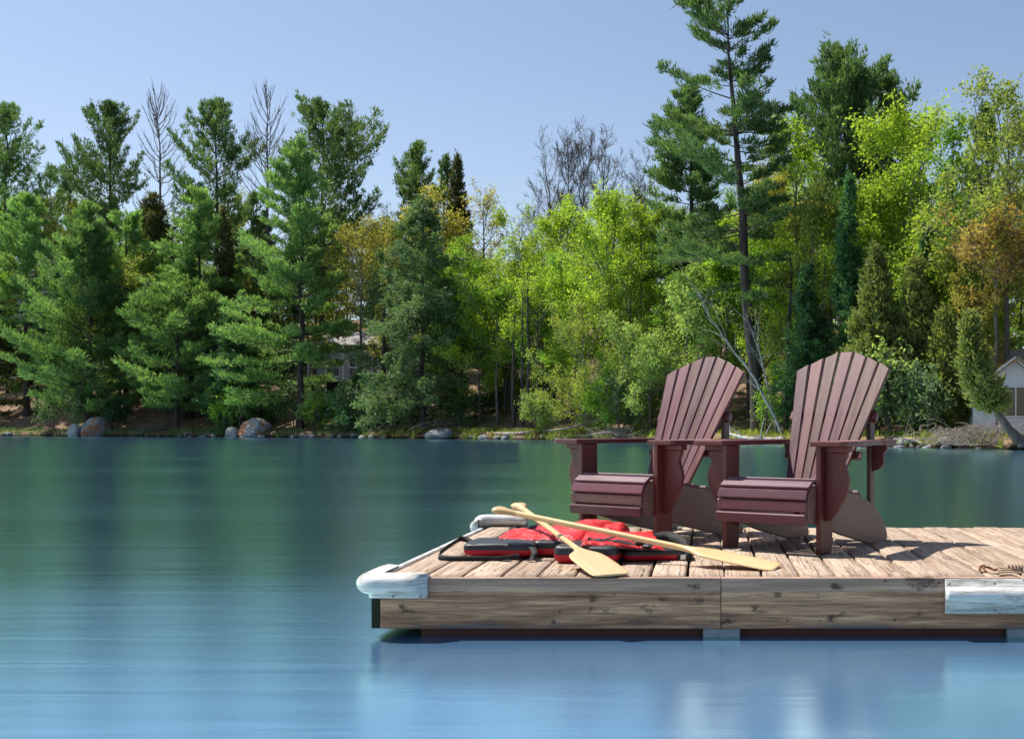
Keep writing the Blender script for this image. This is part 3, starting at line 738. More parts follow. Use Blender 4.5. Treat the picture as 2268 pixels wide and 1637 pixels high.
def ribbon(parent, pts, wdirs, w, mat=None, name='strap', th=0.0024):
    P = [Vector(p) for p in pts]; n = len(P); K = (n - 1) * 7 + 1
    if not isinstance(wdirs, list): wdirs = [wdirs] * n
    W = [Vector(d).normalized() for d in wdirs]
    Q = [2 * P[0] - P[1]] + P + [2 * P[-1] - P[-2]]
    V, Fq = [], []
    C, D = [], []
    for k in range(K):
        s = k / (K - 1) * (n - 1); i = min(int(s), n - 2); t = s - i
        p0, p1, p2, p3 = Q[i], Q[i + 1], Q[i + 2], Q[i + 3]
        C.append(0.5 * ((2 * p1) + (-p0 + p2) * t + (2 * p0 - 5 * p1 + 4 * p2 - p3) * t * t + (-p0 + 3 * p1 - 3 * p2 + p3) * t ** 3))
        D.append((W[i] * (1 - t) + W[i + 1] * t).normalized())
    for k in range(K):
        tg = (C[min(K - 1, k + 1)] - C[max(0, k - 1)]).normalized()
        d = (D[k] - tg * D[k].dot(tg)).normalized(); nn = tg.cross(d).normalized()
        for a, b in ((-1, -1), (1, -1), (1, 1), (-1, 1)):
            q = C[k] + d * a * w / 2 + nn * b * th / 2; V.append((q.x, q.y, max(q.z, DECK + .004)))
    for k in range(K - 1):
        for j in range(4): Fq.append((k * 4 + j, k * 4 + (j + 1) % 4, (k + 1) * 4 + (j + 1) % 4, (k + 1) * 4 + j))
    Fq.append((0, 1, 2, 3)); Fq.append(tuple((K - 1) * 4 + j for j in (3, 2, 1, 0)))
    return obj(name, mesh_np(name, np.array(V), np.array(Fq)), mat or M['web'], parent)
def buckle(parent, c, rz, tilt=0.0, s=1.0):
    bm = bmesh.new()
    bm_box(bm, (-.026 * s, -.017 * s, 0), (.010 * s, .017 * s, .011 * s), .004 * s, 2)
    bm_box(bm, (.008 * s, -.014 * s, .002), (.030 * s, -.007 * s, .009 * s), .002 * s); bm_box(bm, (.008 * s, .007 * s, .002), (.030 * s, .014 * s, .009 * s), .002 * s)
    bm_box(bm, (.008 * s, -.0035 * s, .003), (.027 * s, .0035 * s, .008 * s), .002 * s)
    return obj('buckle', bm_mesh(bm, 'buckle'), M['buckle'], parent, c, (tilt, 0, rz))
z = lambda h: DT + h
UP = (0, 0, 1)
ja = thing('life_jacket', 'red and black life jacket nearest the open end of the dock, straps trailing left', 'life jacket', (-0.85, 5.8, DT), 0, 'life jackets heaped on the dock')
ja_inv = ja.matrix_world
def child_world(root):
    """parts are modelled in dock coordinates: move them under their root"""
    bpy.context.view_layer.update()
    inv = root.matrix_world.inverted()
    for c in root.children:
        c.matrix_parent_inverse = inv
pad(ja, (-.985, 5.635, z(.012)), (.345, .27, .066), math.radians(-2), .46, 0.02, seed=1)
pad(ja, (-.70, 5.70, z(.004)), (.30, .22, .074), math.radians(3), .42, seed=2)
pad(ja, (-.80, 5.98, z(.004)), (.46, .34, .080), math.radians(8), .45, seed=3)
panel(ja, (-1.055, 5.655, z(.082)), (-.615, 5.60, z(.088)), (-.455, 6.10, z(.138)), (-1.045, 6.16, z(.092)), M['red'], [(1.0, 0.6, .4, 5.0, .009, 1), (0.5, 1.2, 1.2, 9.0, .005, 1), (1.3, -.8, 2.2, 7.0, .007, 1)], 0.020, 2, name='back_panel')
panel(ja, (-.66, 5.72, z(.115)), (-.42, 5.84, z(.095)), (-.40, 6.14, z(.118)), (-.60, 6.16, z(.140)), M['red'], [(1.0, .2, .1, 9.0, .009, 1), (.3, 1.0, 1.2, 11.0, .006, 1)], 0.008, 6, 48, .25, 'collar_fold', .22)
ribbon(ja, [at(1150, 1232, 5.47), at(1105, 1238, 5.44), at(1040, 1237, 5.42), at(992, 1237, 5.43), at(972, 1231, 5.47), at(984, 1217, 5.55), at(1010, 1199, 5.66), at(1019, 1193, 5.72), at(1033, 1195, 5.74), at(1048, 1202, 5.72)], [UP, UP, UP, UP, (.2, .2, 1), (.4, .2, 1), (.5, .3, 1), (.3, .5, 1), (0, .6, 1), (0, .8, .6)], .027)
ribbon(ja, [at(1040, 1206, 5.72), at(1072, 1200, 5.80), at(1100, 1193, 5.86), at(1125, 1190, 5.9)], [(0, 1, .6)] * 4, .025)
ribbon(ja, [at(1186, 1163, 6.12), at(1166, 1173, 5.98), at(1159, 1182, 5.86), at(1162, 1193, 5.70), at(1174, 1207, 5.52), at(1184, 1222, 5.44), at(1180, 1235, 5.42), at(1170, 1243, 5.40)], [(1, .3, .1)] * 3 + [(1, .1, .2)] * 3 + [(.9, .1, .5)] * 2, .030)
ribbon(ja, [at(1128, 1189, 5.90), at(1134, 1180, 5.98), at(1143, 1170, 6.10), at(1165, 1165, 6.16), at(1194, 1161, 6.18)], [(1, .2, 0)] * 2 + [(.4, 1, 0)] * 3, .028)
ribbon(ja, [at(1130, 1243, 5.41), at(1108, 1240, 5.45), at(1090, 1238, 5.50)], [(0, 1, .2)] * 3, .03)
buckle(ja, at(1140, 1175, 6.03) + Vector((0, 0, .004)), 0.9, 0.2)
jb = thing('life_jacket', 'red and black life jacket beside the chair legs, under the paddle shafts', 'life jacket', (-0.40, 5.6, DT), 0, 'life jackets heaped on the dock')
pad(jb, (-.545, 5.415, z(.0)), (.30, .24, .084), math.radians(-6), .40, seed=5)
pad(jb, (-.255, 5.53, z(.0)), (.30, .24, .058), math.radians(7), .50, seed=6)
pad(jb, (-.45, 5.75, z(.0)), (.34, .30, .070), math.radians(4), .45, seed=7)
panel(jb, (-.570, 5.300, z(.102)), (-.195, 5.375, z(.066)), (-.265, 5.90, z(.092)), (-.615, 5.87, z(.108)), M['red'], [(1.0, 0.5, .9, 6.0, .008, 1), (0.4, 1.2, 1.7, 9.0, .005, 1)], 0.006, 12, name='front_panel', skirt=.80, edge=.05)
ribbon(jb, [at(1296, 1210, 5.32), at(1299, 1199, 5.40), at(1312, 1195, 5.46), at(1330, 1197, 5.46), at(1355, 1190, 5.48), at(1378, 1184, 5.50), at(1394, 1187, 5.50), at(1412, 1196, 5.46), at(1430, 1203, 5.42)], [(.3, 1, .3)] * 9, .026)
ribbon(jb, [at(1330, 1201, 5.42), at(1352, 1200, 5.43), at(1368, 1197, 5.42), at(1390, 1202, 5.40), at(1412, 1208, 5.38), at(1440, 1213, 5.36)], [(.1, 1, .35)] * 6, .024)
buckle(jb, at(1328, 1200.5, 5.42) + Vector((0, 0, .002)), -.5, .25, 1.05); buckle(jb, at(1420, 1204, 5.40) + Vector((0, 0, .004)), .35, .3, 1.25); buckle(jb, at(1436, 1210, 5.36), -.3, .3, .9)
ribbon(jb, [at(1448, 1197, 5.72), at(1462, 1188, 5.78), at(1480, 1186, 5.80), at(1498, 1193, 5.75), at(1513, 1205, 5.62), at(1524, 1216, 5.52), at(1529, 1227, 5.46), at(1520, 1236, 5.43), at(1500, 1240, 5.42)], [(.2, .8, .5)] * 2 + [(.1, .7, .8)] * 3 + [(-.3, .3, .9)] * 4, .050)
ribbon(jb, [at(1440, 1204, 5.60), at(1462, 1208, 5.58), at(1488, 1216, 5.54), at(1512, 1225, 5.48), at(1526, 1233, 5.44)], [(.1, 1, .3)] * 5, .060)
obj('care_label', box_me('care_label', (-.012, 0, 0), (.012, .002, .022), .0005), M['whitepaint'], jb, at(1513, 1239, 5.41), (.2, 0, .2))
child_world(ja); child_world(jb)

# ------------------------------------------------------------------ mooring line with its rusty ring
rp = thing('mooring_rope', 'tan mooring rope with a knot and rusty iron hook at the right dock edge', 'rope', (1.3, 5.03, DT))
def zc_(x, y, Y): return at(2126.25 + .06928 * x, 1228.5 + .06928 * y, Y)
obj('iron_ring', tube_me('iron_ring', [zc_(800, 350, 5.07), zc_(720, 350, 5.07), zc_(650, 390, 5.06), zc_(632, 460, 5.05), zc_(660, 530, 5.04), zc_(740, 560, 5.03), zc_(800, 540, 5.03), zc_(830, 480, 5.04)], .0058, 8), M['rust'], rp)
obj('iron_link', tube_me('iron_link', [zc_(830, 500, 5.03), zc_(740, 400, 5.05), zc_(880, 395, 5.05), zc_(1000, 440, 5.05), zc_(1090, 475, 5.04), zc_(1200, 460, 5.04), zc_(1290, 420, 5.04)], .0052, 8), M['rust'], rp)
obj('rope_strand', tube_me('rope_strand', [zc_(850, 470, 5.03), zc_(930, 540, 5.01), zc_(1050, 590, 4.99), zc_(1200, 590, 4.98), zc_(1400, 560, 4.98), zc_(1600, 560, 4.98), zc_(1850, 590, 4.98), zc_(1960, 570, 5.0), zc_(1985, 490, 5.02), zc_(1900, 410, 5.03)], .0062, 8), M['rope'], rp)
obj('rope_strand', tube_me('rope_strand', [zc_(1240, 500, 5.03), zc_(1290, 440, 5.04), zc_(1450, 435, 5.04), zc_(1650, 450, 5.03)], .006, 8), M['rope'], rp)
obj('rope_strand', tube_me('rope_strand', [zc_(1270, 500, 5.02), zc_(1400, 490, 5.02), zc_(1620, 490, 5.02)], .0055, 8), M['rope'], rp)
kn = []
kc = zc_(1730, 460, 5.02)
for k in range(40):
    a = k / 39 * 2 * math.pi * 3.5
    kn.append(kc + Vector((-.020 + .052 * k / 39, .014 * math.cos(a), .016 * math.sin(a) + .004)))
obj('knot', tube_me('knot', kn, .0068, 8, K=160), M['rope'], rp)
obj('rope_tail', tube_me('rope_tail', [zc_(1280, 650, 4.93), zc_(1500, 625, 4.92), zc_(1750, 640, 4.90), zc_(1950, 720, 4.86), zc_(2080, 800, 4.84), zc_(2300, 900, 4.815)], .0062, 8), M['rope'], rp)
child_world(rp)

# ------------------------------------------------------------------ cottages on the far shore
def gable_roof_me(name, W, D, z0, rise, over, th, along='x'):
    """two pitched slabs meeting at a ridge; ridge runs along x"""
    bm = bmesh.new()
    w, d = W / 2 + over, D / 2 + over; k = rise / (D / 2); ze = z0 - over * k; zr = z0 + rise
    for s in (-1, 1):
        lo = [(-w, s * d, ze), (w, s * d, ze), (w, 0, zr), (-w, 0, zr)]
        a = [bm.verts.new(p) for p in lo]; b = [bm.verts.new((p[0], p[1], p[2] + th)) for p in lo]
        bm.faces.new(a); bm.faces.new(b[::-1])
        for i in range(4): bm.faces.new((a[i], b[i], b[(i + 1) % 4], a[(i + 1) % 4]))
    return bm_mesh(bm, name)
def siding_me(name, W, z0, z1, y, lap=0.16, gable=0.0, x0=0.0):
    """overlapping boards on a front wall, closing up into a gable of the given rise"""
    bm = bmesh.new(); z = z0; top = z1 + gable
    while z < top - .02:
        zt = min(z + lap, top)
        def hw(q): return W / 2 if q <= z1 or gable <= 0 else W / 2 * max(0.02, 1 - (q - z1) / gable)
        a, b = hw(z), hw(zt)
        v = [bm.verts.new(p) for p in ((x0 - a, y - .018, z), (x0 + a, y - .018, z), (x0 + b, y, zt), (x0 - b, y, zt))]
        w = [bm.verts.new(p) for p in ((x0 - a, y + .02, z), (x0 + a, y + .02, z), (x0 + b, y + .02, zt), (x0 - b, y + .02, zt))]
        bm.faces.new(v); bm.faces.new((v[0], w[0], w[1], v[1])); bm.faces.new(w[::-1]); bm.faces.new((v[1], w[1], w[2], v[2])); bm.faces.new((v[2], w[2], w[3], v[3])); bm.faces.new((v[3], w[3], w[0], v[0]))
        z = zt
    return bm_mesh(bm, name)
def window(parent, x, z, w, h, y, panes=1, fr=.07):
    f = bmesh.new()
    bm_box(f, (x - w / 2 - fr, y - .06, z - fr), (x - w / 2, y + .02, z + h + fr)); bm_box(f, (x + w / 2, y - .06, z - fr), (x + w / 2 + fr, y + .02, z + h + fr))
    bm_box(f, (x - w / 2, y - .055, z - fr), (x + w / 2, y + .02, z)); bm_box(f, (x - w / 2, y - .055, z + h), (x + w / 2, y + .02, z + h + fr))
    for k in range(1, panes):
        q = x - w / 2 + w * k / panes; bm_box(f, (q - fr * .4, y - .05, z), (q + fr * .4, y + .02, z + h))
    o = obj('window', bm_mesh(f, 'window_frame'), M['whitepaint'], parent)
    for k in range(panes):
        a = x - w / 2 + w * k / panes + .03; b = x - w / 2 + w * (k + 1) / panes - .03
        obj('pane', box_me('pane', (a, y - .035, z + .005), (b, y - .022, z + h - .005), 0), M['glass'], o)
    return o
def at_ground(u, d):
    x, Y = place(u, d); return x, Y, gz(x, Y)
# white cottage at the right edge
x, Y, zg = at_ground(2260, 4.6); k = px_ = Y / F
hc = thing('cottage', 'white clapboard cottage with a mossy roof at the right edge', 'cottage', (x + 1.2, Y + 2.6, zg), 0.0)
pk = CAMZ + (V0 - 793) * Y / F - zg                        # gable peak above its ground
rz_ = CAMZ + (V0 - 772) * (Y + 2.6) / F - zg               # ridge of the main roof
obj('wall', box_me('wall', (-2.6, -1.8, -.6), (6.5, 2.4, rz_ - 1.35), .01), M['siding'], hc)
obj('roof', gable_roof_me('roof', 9.4, 4.4, rz_ - 1.42, 1.3, .35, .12), M['mossroof'], hc).location = (2.0, .3, 0)
gw = 3.4; gr = 1.25; gx = -1.2 - (2262 - 2250) * k
obj('gable_siding', siding_me('gable_siding', gw, -.3, pk - gr - .12, -2.58, .16, gr, gx), M['siding'], hc)
obj('gable_body', box_me('gable_body', (gx - gw / 2 + .01, -2.55, -.6), (gx + gw / 2 - .01, -1.5, pk - gr - .1), .01), M['siding'], hc)
g = obj('gable_roof', gable_roof_me('gable_roof', 2.6, gw, pk - gr - .08, gr, .28, .10), M['mossroof'], hc); g.rotation_euler = (0, 0, math.pi / 2); g.location = (gx, -1.45, 0)
for s in (-1, 1):
    bm = bmesh.new(); L_ = math.hypot(gw / 2 + .3, (gw / 2 + .3) * gr / (gw / 2)); bm_box(bm, (0, -.03, -.10), (L_, .03, .08), .01)
    b = obj('bargeboard', bm_mesh(bm, 'bargeboard'), M['whitepaint'], hc, (gx, -2.90, pk - .03), (0, math.atan2(gr, gw / 2), 0))
    if s < 0: b.rotation_euler = (0, math.pi - math.atan2(gr, gw / 2), 0)
window(hc, gx + .02 + (2250 - 2250) * k, .75, 1.55, 1.15, -2.60, 2)
# grey two-storey cottage behind the large shore pine
x, Y, zg = at_ground(800, 13); k = Y / F
vz = lambda v: CAMZ + (V0 - v) * k - zg
h2 = thing('cottage', 'pale grey cottage with a balcony behind the large shore pine', 'cottage', (x, Y, zg), math.radians(-12))
Wd = 210 * k
obj('upper_wall', box_me('upper_wall', (-Wd / 2, -.1, vz(842)), (Wd / 2, 5.0, vz(760)), .01), M['greywall'], h2)
obj('lower_wall', box_me('lower_wall', (-Wd / 2 + .3, .4, -1.5), (Wd / 2 - .3, 5.0, vz(842) - .01), .01), M['brownwall'], h2)
obj('roof', gable_roof_me('roof', Wd, 5.4, vz(762), vz(733) - vz(762), .6, .12), M['greyroof'], h2).location = (0, 2.4, 0)
obj('balcony_floor', box_me('balcony_floor', (-Wd / 2 - .1, -1.6, vz(846)), (Wd / 2 + .1, -.11, vz(842)), .01), M['greywall'], h2)
for q in range(6):
    xx = -Wd / 2 + Wd * q / 5
    obj('post', box_me('post', (xx - .06, -1.58, -1.2), (xx + .06, -1.46, vz(765)), .005), M['whitepaint'], h2)
rl = obj('railing', box_me('railing', (-Wd / 2, -1.56, vz(818)), (Wd / 2, -1.48, vz(815)), .005), M['greywall'], h2)
bal = box_me('baluster', (-.02, -.02, 0), (.02, .02, vz(818) - vz(842)), 0)
for q in range(44): obj('baluster', bal, M['greywall'], rl, (-Wd / 2 + .1 + q * (Wd - .2) / 43, -1.52, vz(842)))
for q in (-.32, -.05, .22): window(h2, q * Wd, vz(832), 1.2, 1.4, -.105, 2)
for q in (-.2, .2): window(h2, q * Wd, .4, 1.1, .9, .395, 1)
# long low cottage uphill at the far left
x, Y, zg = at_ground(140, 24); k = Y / F
vz = lambda v: CAMZ + (V0 - v) * k - zg
h3 = thing('cottage', 'long low cottage with a pale roof up the slope at far left', 'cottage', (x, Y, zg), math.radians(-8))
Wd = 290 * k
obj('wall', box_me('wall', (-Wd / 2, 0, -2.5), (Wd / 2, 5.5, vz(596)), .01), M['greywall'], h3)
obj('roof', gable_roof_me('roof', Wd, 6.0, vz(598), vz(572) - vz(598), .6, .12), M['greyroof'], h3).location = (0, 2.75, 0)
for q in range(6): window(h3, -Wd * .4 + q * Wd * .16, vz(652), 1.3, 1.5, -.005, 2)
for q in range(5):
    xx = -Wd / 2 + Wd * q / 4
    obj('post', box_me('post', (xx - .07, -1.5, -2.5), (xx + .07, -1.36, vz(600)), .005), M['whitepaint'], h3)

# ------------------------------------------------------------------ trees
def unit(a): return a / (np.linalg.norm(a, axis=-1, keepdims=True) + 1e-9)
def blades(C, D, rng, ln, wd, tone, flat=None):
    """one narrow leaf-shaped quad for every centre C, pointing along D"""
    n = len(C)
    D = unit(D); r = rng.normal(size=(n, 3))
    if flat is not None: r = r * (1 - flat) + np.array([0, 0, 1.0]) * flat * 2
    S = unit(np.cross(D, r))
    ln = np.asarray(ln).reshape(-1, 1) * np.ones((n, 1)); wd = np.asarray(wd).reshape(-1, 1) * np.ones((n, 1))
    V = np.stack([C - D * ln * .15, C + D * ln * .35 + S * wd * .5, C + D * ln, C + D * ln * .35 - S * wd * .5], 1)
    return V.reshape(-1, 3), np.arange(n * 4).reshape(n, 4), np.repeat(tone, 4)
class Crown:
    def __init__(s): s.V, s.F, s.T, s.n = [], [], [], 0
    def add(s, V, Fq, T): s.V.append(V); s.F.append(Fq + s.n); s.T.append(T); s.n += len(V)
    def me(s, name): return mesh_np(name, np.concatenate(s.V), np.concatenate(s.F), tone=np.concatenate(s.T))
def trunk_path(h, lean=(0, 0), bend=0.0, rng=None, K=9, top=1.0):
    s = np.linspace(0, top, K)
    x = lean[0] * h * s + bend * h * s * s; y = lean[1] * h * s
    if rng is not None:
        x = x + rng.normal(0, .004 * h, K) * (s > 0); y = y + rng.normal(0, .004 * h, K) * (s > 0)
    return np.stack([x, y, h * s], -1)
def on_path(P, s):
    k = np.clip(s, 0, 1) * (len(P) - 1); i = np.minimum(k.astype(int), len(P) - 2); f = (k - i)[:, None]
    return P[i] * (1 - f) + P[i + 1] * f
def conifer(h, seed, R=4.5, b0=0.2, nb=150, prof='pine', el=(-4, 45), curve=0.25, cl=7.0, spread=.30, per=6, ln=.32, wd=.075, asym=None, lean=(0, 0), bend=0.0, trad=None, gaps=0.3, droop=0.0, upb=.55, S=5, vj=1.0):
    """straight trunk, side branches in loose whorls, needle tufts on short side twigs"""
    rng = np.random.default_rng(seed)
    P = trunk_path(h, lean, bend, rng)
    tr = trad or (0.009 * h + 0.06)
    rad = tr * (1 - np.linspace(0, 1, len(P))) ** .85 + .012; rad[0] *= 1.35
    wood = [tubes(P[None], rad[None], 8)]
    t = np.sort(rng.uniform(0, 1, nb) ** .92)
    nwh = max(8, int(nb / 5)); t = (np.floor(t * nwh) + rng.uniform(0.3, .7, nb)) / nwh          # whorls
    t = np.clip(t, 0, .995)
    if prof == 'pine': Lr = R * np.clip((1 - t) ** .62 * (.62 + .38 * np.minimum(1, t / .25)), 0, 1)
    elif prof == 'cone': Lr = R * (1 - t) ** .9 * np.minimum(1, .55 + t / .2 * .45)
    elif prof == 'round': Lr = R * np.sqrt(np.clip(1 - (2 * t - .9) ** 2 * .8, 0.03, 1)) * (1 - t ** 4 * .6)
    elif prof == 'tall': Lr = R * np.interp(t, [0, .1, .35, .6, .8, .93, 1], [.7, 1, .78, .66, .62, .40, .08])
    else: Lr = R * np.interp(t, [0, .1, .6, .85, 1], [.75, 1, .72, .38, .05])
    Lr = Lr * rng.uniform(1 - gaps * 1.5, 1 + gaps * .5, nb) + .15
    az = rng.uniform(0, 2 * np.pi, nb)
    if asym is not None:
        Lr = Lr * (1 + asym[1] * np.cos(az - asym[0]) * np.clip((1 - t) * 1.4, 0, 1))
    e = np.radians(el[0] + (el[1] - el[0]) * t + rng.normal(0, 7, nb))
    rem = (1 - b0) * h * (1 - t); vert = Lr * np.maximum(.02, np.sin(e) + curve)
    Lr = Lr * np.minimum(1, (rem + .25) / vert)
    H = np.stack([np.cos(az), np.sin(az), np.zeros(nb)], -1)
    O = on_path(P, b0 + (1 - b0) * t)
    def bp(idx, s):
        L_ = Lr[idx][:, None]; s = s[:, None]
        return O[idx] + L_ * s * (np.cos(e[idx])[:, None] * H[idx]) + np.array([0, 0, 1.0]) * L_ * (np.sin(e[idx])[:, None] * s + curve * s * s - droop * s ** 1.5)
    ss = np.linspace(0, 1, 5)
    BP = np.stack([bp(np.arange(nb), np.full(nb, q)) for q in ss], 1)
    BR = (.006 * Lr[:, None] + .012 * np.minimum(1, h / 15)) * (1.15 - ss[None, :] * .95)
    wood.append(tubes(BP, BR, 4))
    # tuft positions
    nc = np.maximum(3, (Lr * cl).astype(int)); idx = np.repeat(np.arange(nb), nc); n = len(idx)
    s = np.clip(rng.beta(1.6, 1.0, n) * .86 + .16, 0, 1.02)
    C = bp(idx, s); tang = unit(bp(idx, np.clip(s + .05, 0, 1.1)) - bp(idx, s - .05))
    side = unit(np.cross(tang, np.array([0, 0, 1.0])))
    w = spread * (0.25 + Lr[idx] * .28 * np.sin(np.pi * np.clip(s * .9, 0, 1)))
    q = rng.normal(0, .75, n)
    C = C + side * (q * w)[:, None] + np.array([0, 0, 1.0]) * (rng.normal(0.05, .10 * vj, n) * (1 + .15 * Lr[idx]) * spread / .3 - droop * .3 * np.abs(q) * w)[:, None]
    brt = rng.uniform(0, 1, nb)[idx] * .5
    kk = np.repeat(np.arange(n), per)
    D = tang[kk] * .55 + side[kk] * (np.sign(q)[kk] * .6)[:, None] + rng.normal(0, .42, (n * per, 3)) + np.array([0, 0, upb])
    CC = C[kk] + rng.normal(0, .09 * spread / .3, (n * per, 3)) * np.array([1, 1, .4 + .6 * vj])
    tone = np.clip(brt[kk] + rng.uniform(0, .5, n * per), 0, 1)
    sz = rng.uniform(.65, 1.25, n * per)
    cr = Crown(); cr.add(*blades(CC, D, rng, ln * sz, wd * rng.uniform(.7, 1.3, n * per), tone))
    # leader
    m = 40; Z = rng.uniform(.93, 1.01, m); Q = on_path(P, Z) + rng.normal(0, .06, (m, 3))
    cr.add(*blades(Q, np.array([0, 0, 1.0]) + rng.normal(0, .4, (m, 3)), rng, ln, wd, rng.uniform(.3, 1, m)))
    return wood, cr
def grow(h, seed, R=3.5, b0=0.3, n1=14, n2=6, n3=5, el=(18, 62), prof='oval', trad=None, lean=(0, 0), bend=0.0, up=.25, n4=0, wig=.12, forks=1):
    """broadleaf skeleton: trunk > limbs > branches > twigs; returns wood and the twig points"""
    rng = np.random.default_rng(seed)
    wood, ends = [], []
    P = trunk_path(h * .93, lean, bend, rng, 10)
    tr = trad or (.0085 * h + .03)
    wood.append(tubes(P[None], (tr * (1 - np.linspace(0, 1, len(P))) ** .8 + .012)[None], 7))
    t = np.sort(rng.uniform(0, 1, n1)); O = on_path(P, b0 + (1 - b0) * t * .98)
    if prof == 'oval': Lr = R * np.sqrt(np.clip(1 - (1.7 * t - .75) ** 2, .08, 1))
    elif prof == 'vase': Lr = R * (.55 + .45 * t) * (1.15 - .5 * t)
    else: Lr = R * (1.05 - t) ** .7
    Lr = Lr * rng.uniform(.65, 1.2, n1)
    az = np.cumsum(rng.normal(2.4, .5, n1)); e = np.radians(el[0] + (el[1] - el[0]) * t + rng.normal(0, 8, n1))
    D = np.stack([np.cos(az) * np.cos(e), np.sin(az) * np.cos(e), np.sin(e)], -1)
    rad = np.minimum(tr * .5, .010 * Lr + .012)
    K = 6
    def seg(O, D, Lr, rad, up, tipr=.35, Sd=5):
        n = len(O); s = np.linspace(0, 1, K)
        W = np.cumsum(rng.normal(0, wig / K ** .5, (n, K, 3)), 1) * s[None, :, None]
        Pq = O[:, None] + Lr[:, None, None] * (D[:, None] * s[None, :, None] + np.array([0, 0, up]) * (s ** 2)[None, :, None] + W)
        wood.append(tubes(Pq, rad[:, None] * (1 - (1 - tipr) * s[None]), Sd)); return Pq
    def kids(Pq, Lr, rad, m, f, ang, s0):
        n = len(Pq); idx = np.repeat(np.arange(n), m); s = rng.uniform(s0, 1, len(idx)); s[::m] = 1.0
        kf = s * (K - 1); i = np.minimum(kf.astype(int), K - 2); fr = (kf - i)[:, None]
        O = Pq[idx, i] * (1 - fr) + Pq[idx, i + 1] * fr; T = unit(Pq[idx, i + 1] - Pq[idx, i])
        D = unit(T + rng.normal(0, ang, (len(idx), 3)) + np.array([0, 0, .15]))
        return O, D, Lr[idx] * f * rng.uniform(.6, 1.2, len(idx)) * (1.25 - .5 * s), np.maximum(.010, rad[idx] * .5)
    P1 = seg(O, D, Lr, rad, up, Sd=5)
    a = kids(P1, Lr, rad, n2, .48, .62, .25); P2 = seg(*a, up * .8, Sd=4)
    b = kids(P2, a[2], a[3], n3, .50, .62, .2); P3 = seg(*b, up * .6, Sd=3)
    ends = [P2[:, 2:].reshape(-1, 3), P3[:, 1:].reshape(-1, 3), P3[:, 2:].reshape(-1, 3)]
    if n4:
        c = kids(P3, b[2], b[3], n4, .55, .5, .2); c = (c[0], c[1], c[2], np.maximum(.009, c[3])); P4 = seg(*c, up * .6, tipr=.7, Sd=3); ends.append(P4[:, 2:].reshape(-1, 3))
    return wood, np.concatenate(ends), rng
def leaves(E, rng, n, ln=.20, wd=.13, jit=.22, frac=.22):
    cen = rng.permutation(len(E))[:max(60, int(len(E) * frac))]
    wgt = rng.uniform(.2, 1, len(cen)) ** 1.5; wgt /= wgt.sum()
    idx = cen[rng.choice(len(cen), n, p=wgt)]
    C = E[idx] + rng.normal(0, jit, (n, 3)) * np.array([1, 1, .8])
    D = rng.normal(0, 1, (n, 3)) + np.array([0, 0, -.1])
    ct = ((np.sin(E[idx] @ np.array([1.3, .7, 1.1])) + np.sin(E[idx] @ np.array([-.8, 1.6, .9]))) * .12 + .45)
    tone = np.clip(ct + rng.uniform(-.45, .45, n), 0, 1)
    cr = Crown(); cr.add(*blades(C, D, rng, ln * rng.uniform(.6, 1.3, n), wd * rng.uniform(.7, 1.3, n), tone, .35)); return cr
def tree_obj(name, label, x, y, wood, crown, bark, leafm, group=None, rz=0.0, sc=1.0, sink=0.15):
    o = thing(name, label, 'tree', (x, y, gz(x, y) - sink), rz, group)
    o.scale = (sc, sc, sc)
    if isinstance(wood, bpy.types.Mesh): tm = wood
    else: tm = mesh_np('trunk', *merge(wood), smooth=True)
    obj('trunk', tm, M[bark], o)
    if crown is not None:
        cm = crown if isinstance(crown, bpy.types.Mesh) else crown.me('crown')
        obj('crown', cm, L[leafm], o)
    return o
def spot(u, d, vtop):
    x, Y = place(u, d); zb = gz(x, Y) - .15
    return x, Y, (CAMZ - (vtop - V0) * Y / F) - zb
def px(Y): return Y / F                     # metres per survey pixel at distance Y

seed = [100]
def nxt(): seed[0] += 7; return seed[0]
def pine(u, d, vtop, label, rpx, **k):
    x, Y, h = spot(u, d, vtop); lm = k.pop('leaf', 'pine'); name = k.pop('name', 'pine_tree'); bark = k.pop('bark', 'bark')
    R = rpx * px(Y) * 1.15
    w, c = conifer(h, nxt(), R=R, **k)
    return tree_obj(name, label, x, Y, w, c, bark, lm)
def broad(u, d, vtop, label, rpx, nl=7000, **k):
    x, Y, h = spot(u, d, vtop); lm = k.pop('leaf', 'lime'); name = k.pop('name', 'broadleaf_tree'); bark = k.pop('bark', 'greybark')
    ln = k.pop('ln', .165); jit = k.pop('jit', .24)
    w, E, rng = grow(h, nxt(), R=rpx * px(Y) * (1.45 if nl else 1.6), **{'n3': 6, **k})
    zm = np.percentile(E[:, 2], 99.7); sc = h / zm
    c = leaves(E, rng, int(nl * 1.35), ln, ln * .65, jit) if nl else None
    return tree_obj(name, label, x, Y, w, c, bark, lm, sc=sc)

# -- tall pines on the skyline, left half
OLD = dict(b0=.42, nb=105, prof='round', el=(2, 58), curve=.30, cl=11, per=7, spread=.34, ln=.36, wd=.085, gaps=.42, upb=.7)
pine(12, 16, 246, 'tall pine with a lobed crown at the left edge of the skyline', 88, **{**OLD, 'asym': (0.3, .25)})
pine(246, 18, 240, 'tall broad-crowned pine on the skyline left of the first bare tree', 86, **OLD)
pine(479, 18, 238, 'tall pine on the skyline between the two bare dead conifers', 88, **OLD)
pine(714, 17, 242, 'tall dark pine with long branches reaching right, behind the shore pine', 128, **{**OLD, 'b0': .34, 'el': (-6, 50), 'asym': (0.0, .35), 'nb': 120})
pine(921, 22, 330, 'small rounded pine on the skyline beside the bronze cedar', 56, **{**OLD, 'nb': 70, 'b0': .45})
pine(985, 20, 352, 'short thin pine top just left of the bronze cedar on the skyline', 26, **{**OLD, 'nb': 55, 'b0': .5})
